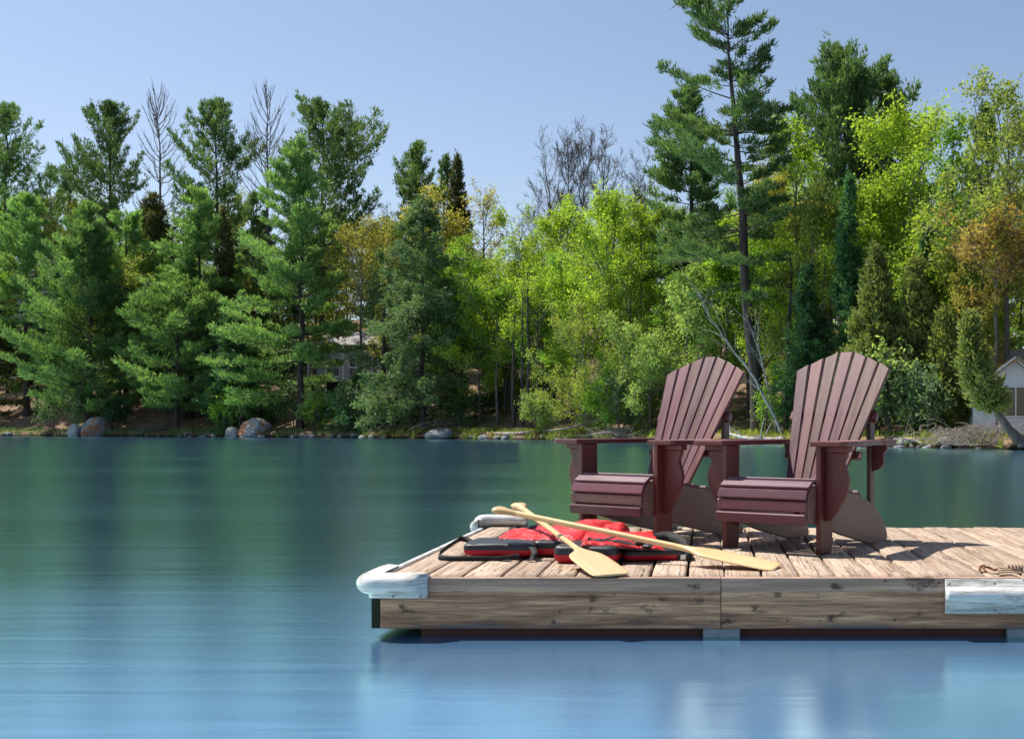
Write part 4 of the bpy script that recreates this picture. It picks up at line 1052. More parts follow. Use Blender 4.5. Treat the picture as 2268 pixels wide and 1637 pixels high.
pine(110, 24, 372, 'slim pine poking up in the skyline gap at far left', 44, **{**OLD, 'nb': 60})
pine(150, 20, 352, 'slim dark pine just left of the tall broad-crowned pine', 40, **{**OLD, 'nb': 60})
# -- shore pines, left half
YNG = dict(b0=.06, nb=140, prof='cone', el=(-10, 36), curve=.13, vj=.55, cl=13, per=7, spread=.36, ln=.36, wd=.08, gaps=.35, leaf='pine_near')
pine(664, 2.4, 318, 'large full pine on the shore in front of the grey cottage', 150, **{**YNG, 'nb': 150, 'b0': .08, 'prof': 'pine', 'asym': (math.pi, .30)})
pine(196, 2.6, 452, 'wide soft-needled pine on the shore behind the left lichen boulder', 170, **{**YNG, 'nb': 190, 'b0': .05, 'asym': (math.pi, .25), 'el': (-2, 45), 'curve': .2})
pine(392, 2.2, 640, 'low spreading pine on the shore midway between the two boulders', 128, **{**YNG, 'nb': 100, 'b0': .16, 'prof': 'round', 'el': (-6, 25)})
pine(440, 5.5, 430, 'soft pine with tilted light-green boughs rising between the bare conifers', 120, **{**YNG, 'nb': 130, 'b0': .3, 'prof': 'pine'})
pine(60, 5.5, 440, 'mid-green pine behind the wide shore pine at far left', 120, **{**YNG, 'nb': 130, 'b0': .3, 'prof': 'pine'})
pine(280, 7, 470, 'hazy mid-green pine in the middle of the left-hand wood', 110, **{**YNG, 'nb': 120, 'b0': .25, 'prof': 'pine'})
pine(560, 8, 430, 'dark green pine squeezed left of the large shore pine', 80, **{**YNG, 'nb': 110, 'b0': .2, 'leaf': 'pine'})
pine(-40, 3.0, 560, 'dark olive conifer cut by the left edge of the frame at the shore', 120, **{**YNG, 'nb': 120, 'leaf': 'darkcedar', 'name': 'cedar_tree'})
# -- bare dead conifers
def snag(u, d, vtop, label):
    x, Y, h = spot(u, d, vtop); rng = np.random.default_rng(nxt())
    P = trunk_path(h * .985, (0, 0), 0, rng, 12); rad = (.0068 * h + .02) * (1 - np.linspace(0, 1, 12)) ** .8 + .012
    wood = [tubes(P[None], rad[None], 7)]
    nb = 70; t = np.sort(rng.uniform(0, 1, nb)); O = on_path(P, .40 + .585 * t)
    az = np.cumsum(rng.normal(2.4, .6, nb)); Lr = h * .098 * np.interp(t, [0, .12, .55, .85, 1], [.7, 1.05, 1.0, .85, .5]) * rng.uniform(.6, 1.15, nb)
    e = np.radians(np.interp(t, [0, .5, .8, 1], [5, 18, 40, 75]) + rng.normal(0, 6, nb)); K = 7; s = np.linspace(0, 1, K)
    D = np.stack([np.cos(az) * np.cos(e), np.sin(az) * np.cos(e), np.sin(e)], -1)
    cv = np.interp(t, [0, .5, 1], [.35, .6, .5])
    Pq = O[:, None] + Lr[:, None, None] * (D[:, None] * s[None, :, None] + np.array([0, 0, 1.0]) * (cv[:, None, None] * (s ** 2.2)[None, :, None]) + np.cumsum(rng.normal(0, .02, (nb, K, 3)), 1))
    wood.append(tubes(Pq, (.010 * Lr[:, None] + .022) * (1 - .6 * s[None]), 4))
    m = 8; idx = np.repeat(np.arange(nb), m); q = rng.uniform(.3, 1, len(idx)) * (K - 1); i = np.minimum(q.astype(int), K - 2); f = (q - i)[:, None]
    O2 = Pq[idx, i] * (1 - f) + Pq[idx, i + 1] * f; T = unit(Pq[idx, i + 1] - Pq[idx, i]); D2 = unit(T + rng.normal(0, .38, T.shape) + np.array([0, 0, .25])); L2 = Lr[idx] * rng.uniform(.15, .42, len(idx))
    s4 = np.linspace(0, 1, 4); P2 = O2[:, None] + L2[:, None, None] * (D2[:, None] * s4[None, :, None] + np.array([0, 0, .35]) * (s4 ** 2)[None, :, None])
    wood.append(tubes(P2, np.full((len(idx), 4), .015) * (1 - .4 * s4[None]), 3))
    return tree_obj('dead_conifer', label, x, Y, wood, None, 'greybark', None)
snag(352, 17, 203, 'bare grey dead conifer on the skyline, the left of two')
snag(592, 17, 201, 'bare grey dead conifer on the skyline, the right of two')
# -- cedars, hemlocks and spruces of the left and centre
CED = dict(b0=.05, nb=210, prof='cone', el=(8, 50), curve=.2, cl=14, per=7, spread=.30, ln=.24, wd=.085, gaps=.25, upb=.35)
pine(500, 6, 466, 'narrow dark cedar left of the large shore pine', 46, **{**CED, 'leaf': 'darkcedar', 'name': 'cedar_tree'})
pine(338, 12, 440, 'bronze-green cedar below the left bare conifer', 62, **{**CED, 'leaf': 'darkcedar', 'name': 'cedar_tree', 'prof': 'round'})
pine(1013, 16, 345, 'dark bronze cedar with a pointed top on the skyline', 46, **{**CED, 'leaf': 'darkcedar', 'name': 'cedar_tree', 'b0': .35})
HEM = dict(b0=.06, nb=210, prof='hem', el=(-6, 32), curve=-.02, cl=11, per=7, spread=.34, ln=.27, wd=.09, gaps=.4, upb=-.05, droop=.10)
pine(938, 2.2, 440, 'feathery grey-green hemlock on the shore left of the grassy bank', 112, **{**HEM, 'leaf': 'hemlock', 'name': 'hemlock_tree'})
pine(850, 4, 560, 'feathery hemlock just right of the grey cottage', 62, **{**HEM, 'leaf': 'hemlock', 'name': 'hemlock_tree', 'nb': 80})
pine(800, 2.6, 840, 'small dark hemlock on the shore below the grey cottage', 75, **{**HEM, 'leaf': 'spruce', 'name': 'hemlock_tree', 'nb': 110})
pine(1105, 8, 640, 'shadowed hemlock behind the bare trunks of the central slope', 62, **{**HEM, 'leaf': 'spruce', 'name': 'hemlock_tree', 'nb': 130})
pine(520, 2.4, 690, 'dark spruce standing over the right lichen boulder', 62, **{**HEM, 'leaf': 'spruce', 'name': 'spruce_tree', 'nb': 120})
# -- broadleaf trees of the centre
broad(800, 6, 482, 'golden-leaved tree right of the large shore pine', 92, 8500, leaf='gold', n1=16)
broad(868, 10, 470, 'ochre-green tree above the grey cottage', 70, 6000, leaf='olive')
broad(955, 12, 408, 'orange-gold tree at the foot of the bronze cedar', 68, 8000, leaf='gold', n1=16)
broad(1070, 15, 396, 'sparse golden tree on the skyline right of the bronze cedar', 48, 2600, leaf='gold', b0=.45)
broad(1022, 6, 508, 'vivid green maple in the centre of the wood', 84, 11000, leaf='green', n1=17, jit=.3, b0=.35)
broad(1155, 6, 470, 'pale lime tree with layered boughs right of the vivid green maple', 90, 8500, leaf='lime', n1=17, b0=.28)
broad(1245, 9, 440, 'yellow-green tree below the bare-branched group', 85, 7500, leaf='lime', n1=16)
broad(1345, 5, 415, 'tall airy lime-green tree left of the tall leaning pine', 95, 8500, leaf='lime', n1=18, b0=.22, el=(35, 72))
broad(1420, 7, 450, 'lime-green tree half hidden by the lower boughs of the tall pine', 80, 7000, leaf='lime', n1=16)
broad(1300, 2.0, 650, 'shrubby green tree leaning over the water left of the chairs', 95, 8500, leaf='olive', n1=18, b0=.12, el=(5, 60), lean=(-.05, 0))
broad(1352, 1.6, 790, 'low leafy green bush at the waterline behind the left chair', 75, 6500, leaf='green', n1=16, b0=.05, el=(5, 65), name='shore_bush')
broad(1440, 1.8, 690, 'pale sage shrub willow on the shore behind the left chair', 92, 10000, leaf='sage', n1=20, b0=.08, el=(20, 70))
broad(1520, 2.5, 590, 'tall pale sage willow at the foot of the tall pine', 80, 9500, leaf='sage', n1=18, b0=.15, el=(25, 70))
broad(1190, 4.5, 600, 'slender lime tree rising from the leaf-littered slope', 62, 5000, leaf='lime', b0=.45, n1=13)
broad(1100, 4.2, 620, 'slender bright green sapling over the leaf-littered slope', 60, 5000, leaf='green', b0=.4, n1=13)
broad(768, 21, 462, 'green tree filling the gap right of the large shore pine', 80, 9000, leaf='green', n1=17, b0=.2)
broad(826, 22, 470, 'olive tree standing behind the roof of the grey cottage', 85, 9000, leaf='olive', n1=17, b0=.2)
broad(745, 20, 560, 'low lime tree just behind the grey cottage', 80, 7000, leaf='lime', n1=16, b0=.12)
for (u, d, vt, lf, lab) in ((1062, 4.5, 690, 'lime', 'young lime tree above the wedge-shaped boulder'), (1010, 5, 640, 'green', 'young green tree behind the feathery hemlock'), (1130, 7.5, 560, 'lime', 'lime tree filling the middle of the wood above the grassy bank'), (1215, 6.5, 560, 'green', 'fresh green tree behind the slim stems of the slope'), (1265, 5.5, 590, 'lime', 'bushy lime tree right of the slim stems of the slope'), (1395, 4.5, 560, 'lime', 'bushy lime tree above the pale sage willow'), (1610, 5, 560, 'green', 'fresh green tree left of the tallest pine trunk'), (1655, 6.5, 480, 'lime', 'lime tree seen just left of the tallest pine trunk'), (1745, 5, 620, 'lime', 'lime tree in the gap right of the tallest pine trunk'), (1840, 7, 500, 'lime', 'lime tree left of the narrow dark spruce'), (2075, 6, 480, 'lime', 'lime tree behind the slim dark fir'), (2150, 6.5, 470, 'green', 'fresh green tree left of the rust-orange boughs')):
    broad(u, d, vt, lab, 72, 6500, leaf=lf, n1=15, b0=.22)
# -- bare broadleaf group on the skyline
for (u, vt, rp, lab) in ((1216, 300, 74, 'bare grey broadleaf tree, leftmost of the leafless skyline group'), (1258, 282, 64, 'bare grey broadleaf tree, second from left in the leafless skyline group'), (1292, 272, 60, 'bare grey broadleaf tree, tallest of the leafless skyline group'), (1336, 284, 56, 'bare grey broadleaf tree, fourth in the leafless skyline group'), (1415, 320, 50, 'bare grey broadleaf tree standing alone just left of the tall pines')):
    broad(u, 21, vt, lab, rp, 0, b0=.42, n1=24, n2=7, n3=7, n4=4, el=(22, 62), up=.30, trad=.16, name='bare_tree', prof='vase')
# -- the tall leaning pine, its neighbour and the right half
xT, YT, hT = spot(1682, 3.0, -8)
wT, cT = conifer(hT, 909, R=185 * px(YT), b0=.30, nb=95, prof='tall', el=(-14, 30), curve=.13, vj=.4, cl=16, per=8, spread=.34, ln=.34, wd=.065, gaps=.5, lean=(-.085, 0), bend=.015, asym=(math.pi, .30), trad=.34)
tree_obj('pine_tree', 'tallest pine, its slightly leaning trunk rising above every other tree', xT, YT, wT, cT, 'bark', 'pine')
pine(1532, 10, 193, 'dense pine behind and left of the tallest pine', 125, **{**YNG, 'nb': 170, 'b0': .28, 'prof': 'pine', 'leaf': 'pine', 'asym': (math.pi, .2)})
pine(1868, 12, 124, 'big broad-crowned pine on the skyline right of the tallest pine', 118, **{**OLD, 'nb': 135, 'b0': .42, 'per': 8})
pine(1972, 15, 182, 'pine showing behind the bright green maple on the right skyline', 85, **{**OLD, 'nb': 100, 'b0': .4})
pine(2185, 16, 250, 'dark pine behind the reddish maple at the right', 60, **{**OLD, 'nb': 80, 'b0': .35})
broad(2003, 8, 228, 'bright yellow-green maple with a domed top on the right skyline', 90, 11000, leaf='lime', n1=22, b0=.45, jit=.28, el=(5, 55))
broad(2112, 7, 258, 'tall sparse green tree against the sky at the right', 66, 4200, leaf='green', b0=.3, n1=17, el=(40, 75), bark='greybark')
broad(2232, 5, 185, 'reddish spring maple near the right edge', 112, 8500, leaf='olive', n1=20, b0=.35, el=(20, 68))
broad(2205, 3.6, 430, 'rust-orange leaved maple boughs above the white cottage', 78, 3000, leaf='rust', n1=15, b0=.52, el=(-5, 45))
broad(1765, 6, 250, 'airy yellow-green tree right beside the trunk of the tallest pine', 85, 5500, leaf='lime', n1=18, b0=.3, el=(35, 72))
broad(1800, 4.5, 420, 'olive-gold tree behind the right chair', 88, 6500, leaf='olive', n1=16, b0=.28)
broad(1712, 7, 380, 'golden tree seen through the boughs right of the tallest pine', 70, 5000, leaf='gold', n1=14, b0=.35)
broad(1920, 6, 420, 'yellow-green tree filling in below the domed yellow-green maple', 80, 6500, leaf='lime', n1=15)
SPR = dict(b0=.04, nb=230, prof='cone', el=(-14, 40), curve=.06, cl=15, per=7, spread=.24, ln=.24, wd=.07, gaps=.3, upb=.1, leaf='spruce', name='spruce_tree')
pine(1880, 4.0, 398, 'narrow dark spruce behind the right chair', 46, **SPR)
pine(2052, 5.0, 503, 'slim dark fir with a pointed top among the cedars', 28, **{**SPR, 'nb': 170})
pine(1790, 2.4, 600, 'dark blue-green fir between the two chairs', 70, **{**SPR, 'nb': 170, 'gaps': .5})
pine(1940, 2.2, 560, 'broad yellow-green cedar directly behind the right chair back', 82, **{**CED, 'leaf': 'cedar', 'name': 'cedar_tree', 'nb': 260})
pine(2028, 2.6, 588, 'yellow-green cedar right of the slim dark fir', 72, **{**CED, 'leaf': 'cedar', 'name': 'cedar_tree', 'nb': 240})
pine(2092, 3.0, 700, 'shorter bushy cedar left of the white cottage', 62, **{**CED, 'leaf': 'cedar', 'name': 'cedar_tree', 'nb': 190})
# leaning cedar over the water at the right edge
xL, YL, hL = spot(2268, 0.6, 712)
wL, cL = conifer(hL, 77, R=46 * px(YL), b0=.26, nb=150, prof='cone', el=(0, 40), curve=.1, cl=14, per=8, spread=.30, ln=.20, wd=.07, gaps=.35, lean=(-1.05, -.1), bend=.60, trad=.17, upb=.3)
tree_obj('cedar_tree', 'grey-green cedar leaning left over the water at the right edge', xL, YL, wL, cL, 'greybark', 'cedar')
# white leaning birches behind the chairs
def birch(u, d, pts, r0, label, twigs=18):
    x, Y = place(u, d); zb = gz(x, Y) - .1
    P = [Vector((0, 0, 0))] + [Vector(((uu - u) * px(Y), .25 * k, CAMZ - (vv - V0) * px(Y) - zb)) for k, (uu, vv) in enumerate(pts, 1)]
    rng = np.random.default_rng(nxt())
    A = np.array([list(p) for p in P]); K = 18
    s = np.linspace(0, len(A) - 1, K); i = np.minimum(s.astype(int), len(A) - 2); C = A[i] + (s - i)[:, None] * (A[i + 1] - A[i])
    C[1:] += rng.normal(0, .03, (K - 1, 3))
    wood = [tubes(C[None], (r0 * (1 - np.linspace(0, .85, K)))[None], 7)]
    q = rng.uniform(.35, 1, twigs) * (K - 1); i = np.minimum(q.astype(int), K - 2); O = C[i]; Lq = rng.uniform(.6, 2.2, twigs)
    D = unit(unit(C[i + 1] - C[i]) * .6 + rng.normal(0, .6, (twigs, 3)) + np.array([0, 0, .4])); s5 = np.linspace(0, 1, 5)
    Pq = O[:, None] + Lq[:, None, None] * (D[:, None] * s5[None, :, None]) + np.cumsum(rng.normal(0, .03, (twigs, 5, 3)), 1)
    wood.append(tubes(Pq, .012 * (1 - .6 * s5)[None] * np.ones((twigs, 1)), 4))
    return tree_obj('birch_tree', label, x, Y, wood, None, 'birch', None, sink=.1)
birch(1737, 1.0, [(1718, 925), (1690, 870), (1655, 810), (1610, 752), (1575, 700), (1548, 640)], .085, 'leaning leafless white birch behind the chairs')
birch(1722, 1.4, [(1712, 905), (1700, 850), (1688, 790), (1668, 735), (1655, 690)], .07, 'thin grey birch stem beside the leaning white birch')

# -- the mass of the wood behind: copies of a few grown trees
def proto_b(h, nl, sd, **k):
    w, E, rng = grow(h, sd, **k); return mesh_np('trunk', *merge(w), smooth=True), leaves(E, rng, int(nl * 1.2), .21, .14, .30, .25).me('crown')
def proto_c(h, sd, **k):
    w, c = conifer(h, sd, **k); return mesh_np('trunk', *merge(w), smooth=True), c.me('crown')
PB = [proto_b(18, 7500, 501, R=5.6, b0=.28, n1=16), proto_b(18, 6500, 502, R=4.8, b0=.22, n1=19, el=(35, 72)), proto_b(18, 8000, 503, R=5.6, b0=.2, n1=16, prof='vase')]
PC = [proto_c(18, 511, R=3.6, **{k: v for k, v in YNG.items() if k != 'leaf'}), proto_c(18, 512, R=2.9, **{k: v for k, v in HEM.items()})]
def where(u):
    for lim, txt in ((130, 'at the far left edge'), (300, 'above the left lichen boulder'), (470, 'below the left bare conifer'), (620, 'above the right lichen boulder'), (780, 'behind the large shore pine'), (930, 'above the grey cottage'), (1090, 'around the vivid green maple'), (1240, 'above the grassy bank'), (1400, 'below the bare skyline group'), (1560, 'left of the tallest pine'), (1720, 'behind the tallest pine trunk'), (1870, 'between the two chair backs'), (2010, 'above the right chair back'), (2160, 'above the cedars on the right'), (9999, 'above the white cottage')):
        if u < lim: return txt
variants = {}
def var_mesh(i, kind, leafm):
    key = (kind, i, leafm)
    if key not in variants:
        t, c = (PB if kind == 'b' else PC)[i]
        variants[key] = (t, c if leafm is None else c.copy())
    return variants[key]
sky_v = ([-300, 0, 350, 560, 700, 880, 1000, 1130, 1300, 1420, 1600, 1750, 1950, 2100, 2268, 2600], [420, 430, 425, 430, 440, 470, 480, 500, 470, 440, 420, 400, 400, 420, 390, 380])
brnd = random.Random(17)
LB = {'lime': 'lime-green broadleaf tree in the packed rows of the hillside wood', 'green': 'fresh green broadleaf tree in the packed rows of the hillside wood', 'olive': 'olive-green broadleaf tree in the packed rows of the hillside wood', 'gold': 'golden broadleaf tree in the packed rows of the hillside wood', 'pine_near': 'soft green pine in the packed rows of the hillside wood', 'spruce': 'dark spruce in the packed rows of the hillside wood'}
for row, (d0, du, vadd) in enumerate(((6.5, 92, 150), (11, 84, 105), (17, 80, 65), (24, 84, 30), (34, 92, 5))):
    u = -330 + 37 * row
    while u < 2700:
        uu = u + brnd.uniform(-30, 30); d = d0 + brnd.uniform(-2, 2)
        vt = np.interp(uu, *sky_v) + vadd + brnd.uniform(0, 90)
        mid = 880 < uu < 1780
        if (680 < uu < 900 and d < 19) or (uu < 300 and 14 < d < 36 and brnd.random() < .4) or (2180 < uu < 2420 and d < 14):
            u += du * brnd.uniform(.8, 1.2); continue
        kind = 'b' if brnd.random() < (.88 if mid else .55 if uu > 1780 else .42) else 'c'
        if kind == 'b': leafm = brnd.choice(['lime', 'lime', 'lime', 'green', 'green', 'olive', 'gold'] if uu > 600 else ['green', 'olive', 'olive', 'lime', 'gold'])
        else: leafm = brnd.choice(['pine_near', 'spruce'])
        x, Y, h = spot(uu, d, vt)
        i = brnd.randrange(3) if kind == 'b' else (0 if leafm == 'pine_near' else 1)
        t, c = var_mesh(i, kind, leafm)
        o = tree_obj('broadleaf_tree' if kind == 'b' else ('pine_tree' if i == 0 else 'spruce_tree'), LB[leafm].replace('in the packed rows of the hillside wood', ('low in the wood ', 'halfway up the wood ', 'high in the wood ', 'in the far rows of the wood ', 'in the far rows of the wood ', 'in the far rows of the wood ')[row] + where(uu)), x, Y, t, c, 'bark', leafm, 'trees of the hillside wood', brnd.uniform(0, 6.28), max(.35, h / 18.0))
        u += du * brnd.uniform(.8, 1.2)
# slim bare trunks standing on the leaf-littered slope
for k, (u, d, vt, r) in enumerate(((1138, 3.6, 700, .16), (1158, 3.2, 640, .11), (1176, 3.4, 600, .14), (1205, 5, 650, .10), (1228, 6, 620, .15), (1120, 6, 660, .12), (1740, 4, 560, .14), (1770, 5, 600, .10), (1830, 5, 560, .13), (1912, 6, 600, .10), (2120, 5, 560, .13), (2148, 6, 520, .10), (2170, 5, 600, .12), (470, 3.5, 640, .16), (455, 5, 600, .13), (545, 3.8, 700, .12), (695, 5.5, 640, .24))):
    x, Y, h = spot(u, d, vt); rng = np.random.default_rng(nxt())
    P = trunk_path(h, (rng.uniform(-.03, .03), 0), rng.uniform(-.02, .02), rng, 9)
    wood = [tubes(P[None], (r * (1 - np.linspace(0, .7, 9)))[None], 7)]
    m = 14; O = on_path(P, rng.uniform(.4, .98, m)); a = rng.uniform(0, 6.28, m); D = np.stack([np.cos(a), np.sin(a), rng.uniform(.2, .9, m)], -1); s4 = np.linspace(0, 1, 4)
    Lq = rng.uniform(.6, 2.0, m); wood.append(tubes(O[:, None] + Lq[:, None, None] * D[:, None] * s4[None, :, None] + rng.normal(0, .03, (m, 4, 3)), np.full((m, 4), .018) * (1 - .6 * s4[None]), 4))
    tree_obj('leafless_tree', 'slim dark leafless tree stem standing in the wood ' + where(u), x, Y, wood, None, 'bark', None, 'slim stems in the wood')

# ------------------------------------------------------------------ boulders, stones and drift along the waterline
def rock_me(name, seed, sub=4, rough=.28, flat=.55):
    bm = bmesh.new(); bmesh.ops.create_icosphere(bm, subdivisions=sub, radius=1.0)
    r = random.Random(seed); o = Vector((r.uniform(0, 50), r.uniform(0, 50), r.uniform(0, 50)))
    planes = [(Vector((r.gauss(0, 1), r.gauss(0, 1), r.gauss(.2, .8))).normalized(), r.uniform(.62, .92)) for _ in range(9)]
    for v in bm.verts:
        for pn, pd in planes:
            q = v.co.dot(pn) - pd
            if q > 0: v.co -= pn * q * .92
        p = v.co.copy(); n = mnoise.noise(p * .9 + o) * 1.0 + mnoise.noise(p * 2.1 + o) * .4 + mnoise.noise(p * 5 + o) * .14
        f = 1 + rough * n
        cut = min(0.0, p.dot(Vector((.6, -.5, .6)).normalized()) - .72)
        v.co = p * (1 + (f - 1) * .6)
        if v.co.z < -flat: v.co.z = -flat
    return bm_mesh(bm, name, True)
def boulder(u0_, u1_, vt, vb, label, mat, seed, dep=.8, name='boulder', cat='boulder', group=None):
    uc = (u0_ + u1_) / 2
    Y = place(uc, 0.0)[1]
    w = (u1_ - u0_) * Y / F / 2; h = (vb - vt) * Y / F
    o = obj(name, rock_me(name, seed), M[mat], None, ((uc - U0) * Y / F, Y + w * dep * .55, h * .30), (0, 0, 0))
    o.scale = (w * .98, w * dep, h / 1.36 * .9)
    return tag(o, label, cat, group)
boulder(168, 240, 920, 966, 'grey boulder with orange lichen at the waterline, the left of two', 'lichen_rock', 3)
boulder(522, 597, 925, 970, 'grey boulder with orange lichen at the waterline, the right of two', 'lichen_rock', 4)
boulder(145, 176, 934, 965, 'smooth pale rounded stone leaning on the left lichen boulder', 'pale_rock', 8, .9)
boulder(498, 528, 941, 969, 'smooth pale rounded stone leaning on the right lichen boulder', 'pale_rock', 9, .9)
boulder(940, 1006, 950, 974, 'dark wedge-shaped boulder at the water edge of the grassy bank', 'rock', 12)
boulder(1058, 1082, 964, 975, 'low grey stone at the foot of the grassy bank', 'rock', 14)
srnd = random.Random(23)
stone_meshes = [rock_me('stone', 40 + i, 2, .25) for i in range(6)]
for i in range(95):
    u = srnd.uniform(-60, 2330)
    if i < 45: u = srnd.choice((srnd.uniform(440, 520), srnd.uniform(600, 900), srnd.uniform(1010, 1260), srnd.uniform(1980, 2110)))
    x, Y = place(u, srnd.uniform(-.15, .45)); s = srnd.uniform(.07, .26)
    o = obj('shore_stone', stone_meshes[i % 6], M[srnd.choice(('rock', 'rock', 'pale_rock'))], None, (x, Y, gz(x, Y) + s * .2), (0, 0, srnd.uniform(0, 6)))
    o.scale = (s * srnd.uniform(.9, 1.6), s, s * srnd.uniform(.5, .9))
    tag(o, 'small weathered stone scattered along the far waterline', 'stone', 'stones along the far waterline')

# bank grass, ferns and low growth
def grass_me(name, n, ur, dr, hr, seed, keep=None):
    rng = np.random.default_rng(seed); C = []
    us = rng.uniform(*ur, n); ds = rng.uniform(0, 1, n) ** 1.3 * (dr[1] - dr[0]) + dr[0]
    # work along the shore parameter: pick t by the view directions at the two ends
    a = np.array(place(ur[0], 1)) @ EA; b = np.array(place(ur[1], 1)) @ EA
    t = rng.uniform(min(a, b), max(a, b), n); clump = np.sin(t * 2.1) + np.sin(t * 5.3 + ds) + np.sin(t * .7 + 2)
    ok = clump > rng.uniform(-2.2, 1.2, n); t, ds = t[ok], ds[ok]; m = len(t)
    nn = shore_n(t) + ds; X = t * EA[0] + nn * EN[0]; Y = t * EA[1] + nn * EN[1]
    C = np.stack([X, Y, height(X, Y)], -1)
    D = np.array([0, 0, 1.0]) + rng.normal(0, .35, (m, 3))
    V, Fq, T = blades(C, D, rng, rng.uniform(*hr, m), rng.uniform(.03, .07, m), rng.uniform(0, 1, m))
    return mesh_np(name, V, Fq, tone=T)
def stuff(o, label, cat):
    o['kind'] = 'stuff'; return tag(o, label, cat)
stuff(obj('grass', grass_me('grass', 9000, (860, 1400), (.15, 2.4), (.15, .42), 5), L['grass']), 'yellow-green grass on the low bank in the centre', 'grass')
stuff(obj('undergrowth', grass_me('undergrowth', 9000, (-120, 870), (.2, 2.2), (.12, .40), 6), L['hemlock']), 'dark low growth along the left shoreline', 'undergrowth')
stuff(obj('undergrowth', grass_me('undergrowth', 6000, (1400, 2330), (.2, 2.2), (.12, .40), 7), L['olive']), 'low green growth along the right shoreline', 'undergrowth')

# low bushes
def bush_proto(sd, nl, ln=.13):
    w, E, rng = grow(1.6, sd, R=1.1, b0=.05, n1=14, n2=5, n3=4, el=(25, 70), trad=.03); return mesh_np('stems', *merge(w), smooth=True), leaves(E, rng, nl, ln, ln * .6, .12).me('foliage')
BP = [bush_proto(901, 2600), bush_proto(902, 1800), bush_proto(903, 900)]
def bush(u, d, s, i, leafm, label, group=None):
    x, Y = place(u, d); o = thing('low_bush', label, 'bush', (x, Y, gz(x, Y) - .05), srnd.uniform(0, 6), group); o.scale = (s, s, s)
    obj('stems', BP[i][0], M['greybark'], o); c = BP[i][1].copy(); obj('foliage', c, L[leafm], o)
bush(1186, 1.1, .95, 0, 'sage', 'rounded pale green bush standing alone on the grassy bank')
bush(1215, 1.5, .7, 1, 'sage', 'small pale bush just right of the rounded bush on the bank')
regions = ((-60, 440, 'left'), (440, 900, 'below the large shore pine'), (900, 1420, 'by the grassy bank'), (1420, 1800, 'behind the chairs'), (1800, 2330, 'right'))
for i in range(44):
    u = srnd.uniform(-60, 2330)
    if 1020 < u < 1260 or u > 2150: continue
    lf = srnd.choice(['green', 'olive', 'hemlock', 'spruce', 'sage'] if u > 900 else ['green', 'hemlock', 'spruce', 'pine_near'])
    bush(u, srnd.uniform(.7, 4.5), srnd.uniform(.7, 1.5), i % 3, lf, {'green': 'fresh green', 'olive': 'olive-green', 'hemlock': 'grey-green', 'spruce': 'dark green', 'sage': 'pale sage', 'pine_near': 'mid-green'}[lf] + ' low bush in the shoreline undergrowth ' + where(u).replace('above', 'below'), 'low bushes along the far shore')

# driftwood, fallen trunks and dead brush
def log(name, pts, r, label, mat='deadwood', twigs=6, seed=0):
    A = [Vector(p) for p in pts]; rng = random.Random(seed)
    o = thing(name, label, 'log', A[0])
    P = [p - A[0] for p in A]
    obj('stem', tube_me('stem', P, [r * (1 - .6 * k / (len(P) - 1)) for k in range(len(P))], 8), M[mat], o)
    for k in range(twigs):
        f = rng.uniform(.3, 1) * (len(P) - 1); i = min(int(f), len(P) - 2); b = P[i].lerp(P[i + 1], f - i)
        d = Vector((rng.uniform(-1, 1), rng.uniform(-.6, .3), rng.uniform(.1, .9))).normalized() * rng.uniform(.5, 1.4)
        obj('branch', tube_me('branch', [b, b + d * .5 + Vector((0, 0, .05)), b + d], [r * .28, r * .2, r * .1], 5), M[mat], o)
    return o
def gp(u, d, lift=.1):
    x, Y = place(u, d); return Vector((x, Y, gz(x, Y) + lift))
log('fallen_log', [gp(1098, .5, .10), gp(1150, .55, .12), gp(1210, .7, .16), gp(1262, .9, .30), gp(1300, 1.2, .55)], .11, 'pale fallen log along the grassy bank left of the chairs', seed=2)
log('fallen_log', [gp(1735, .3, .12), gp(1700, .25, .12), gp(1660, .2, .2), gp(1618, .15, .42)], .15, 'whitish fallen birch log at the waterline between the chairs', 'birch', 5, 3)
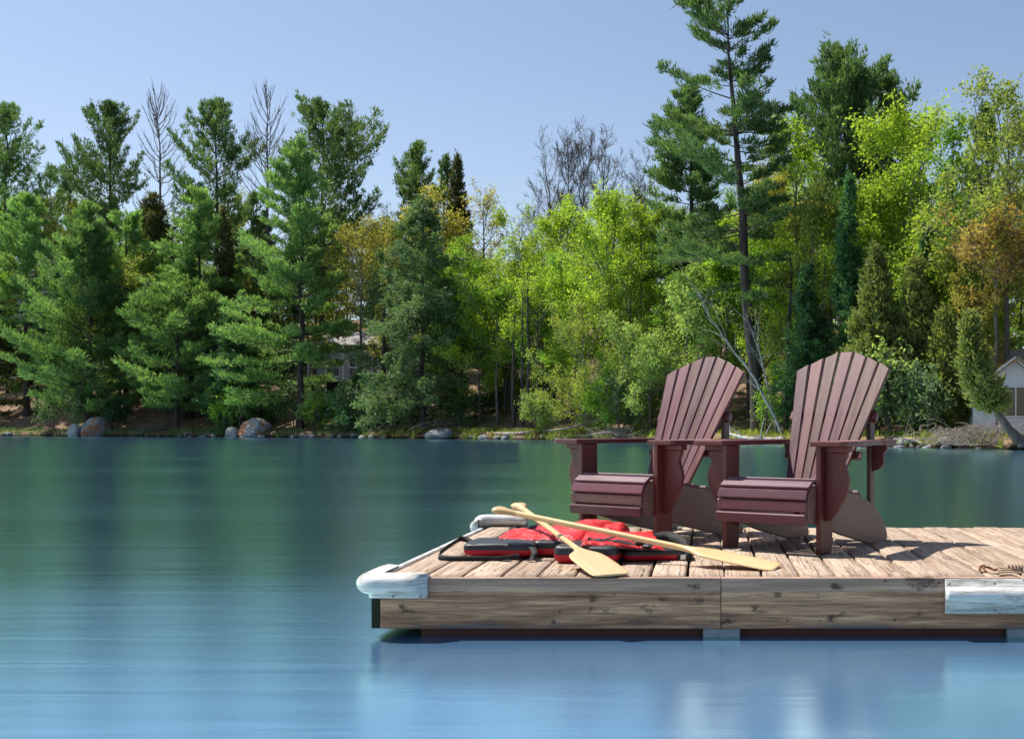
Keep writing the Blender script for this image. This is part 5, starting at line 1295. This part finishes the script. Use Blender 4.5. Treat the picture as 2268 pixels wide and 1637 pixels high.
log('fallen_branch', [gp(2045, .2, .1), gp(2020, .1, .3), gp(1985, 0, .35), gp(1955, -.2, .1)], .05, 'bent grey branch dipping into the water behind the right chair', twigs=5, seed=4)
log('fallen_branch', [gp(1300, .4, .1), gp(1340, .4, .3), gp(1385, .2, .25), gp(1420, .1, .1)], .05, 'grey branch lying at the water edge behind the left chair', twigs=6, seed=5)
log('fallen_branch', [gp(905, .9, .1), gp(930, .9, .5), gp(968, 1.0, .75)], .04, 'thin dead branch propped up above the wedge-shaped boulder', twigs=5, seed=6)
def brush(u, d, w, h, n, label, seed, mat='deadwood'):
    rng = np.random.default_rng(seed); x, Y = place(u, d); z0 = gz(x, Y)
    O = np.stack([rng.normal(0, w * .35, n), rng.normal(0, w * .2, n), rng.uniform(0, h * .5, n)], -1)
    a = rng.uniform(0, 2 * np.pi, n); D = np.stack([np.cos(a), np.sin(a) * .6, rng.uniform(-.25, .7, n)], -1); Lq = rng.uniform(.3, 1.0, n) * w * .42
    s = np.linspace(0, 1, 6); P = O[:, None] + Lq[:, None, None] * D[:, None] * s[None, :, None] + np.cumsum(rng.normal(0, .03 * w ** .5, (n, 6, 3)), 1) - np.array([0, 0, .35]) * (s ** 2)[None, :, None] * Lq[:, None, None]
    P[..., 2] = np.maximum(P[..., 2], .02)
    V, Q = tubes(P, np.full((n, 6), .011) * (1.2 - .7 * s[None]), 3)
    o = obj('dead_brush', mesh_np('dead_brush', V, Q, smooth=True), M[mat], None, (x, Y, z0)); return tag(o, label, 'brush')
brush(2175, .35, 2.9, 1.25, 420, 'large tangle of bleached dead twigs under the leaning cedar', 1)
brush(2120, .4, 1.6, .7, 150, 'smaller tangle of dead twigs left of the leaning cedar tangle', 2)
brush(1372, .5, 2.2, .9, 170, 'grey twig tangle at the waterline behind the left armrest', 3)
brush(880, 1.1, 2.6, 1.0, 150, 'brown twig tangle left of the wedge-shaped boulder', 4)
brush(985, 1.6, 3.0, 1.2, 170, 'brown twig tangle above the grassy bank', 5)
brush(350, .8, 2.4, .9, 130, 'dark twig tangle at the shore right of the left lichen boulder', 6, 'greybark')
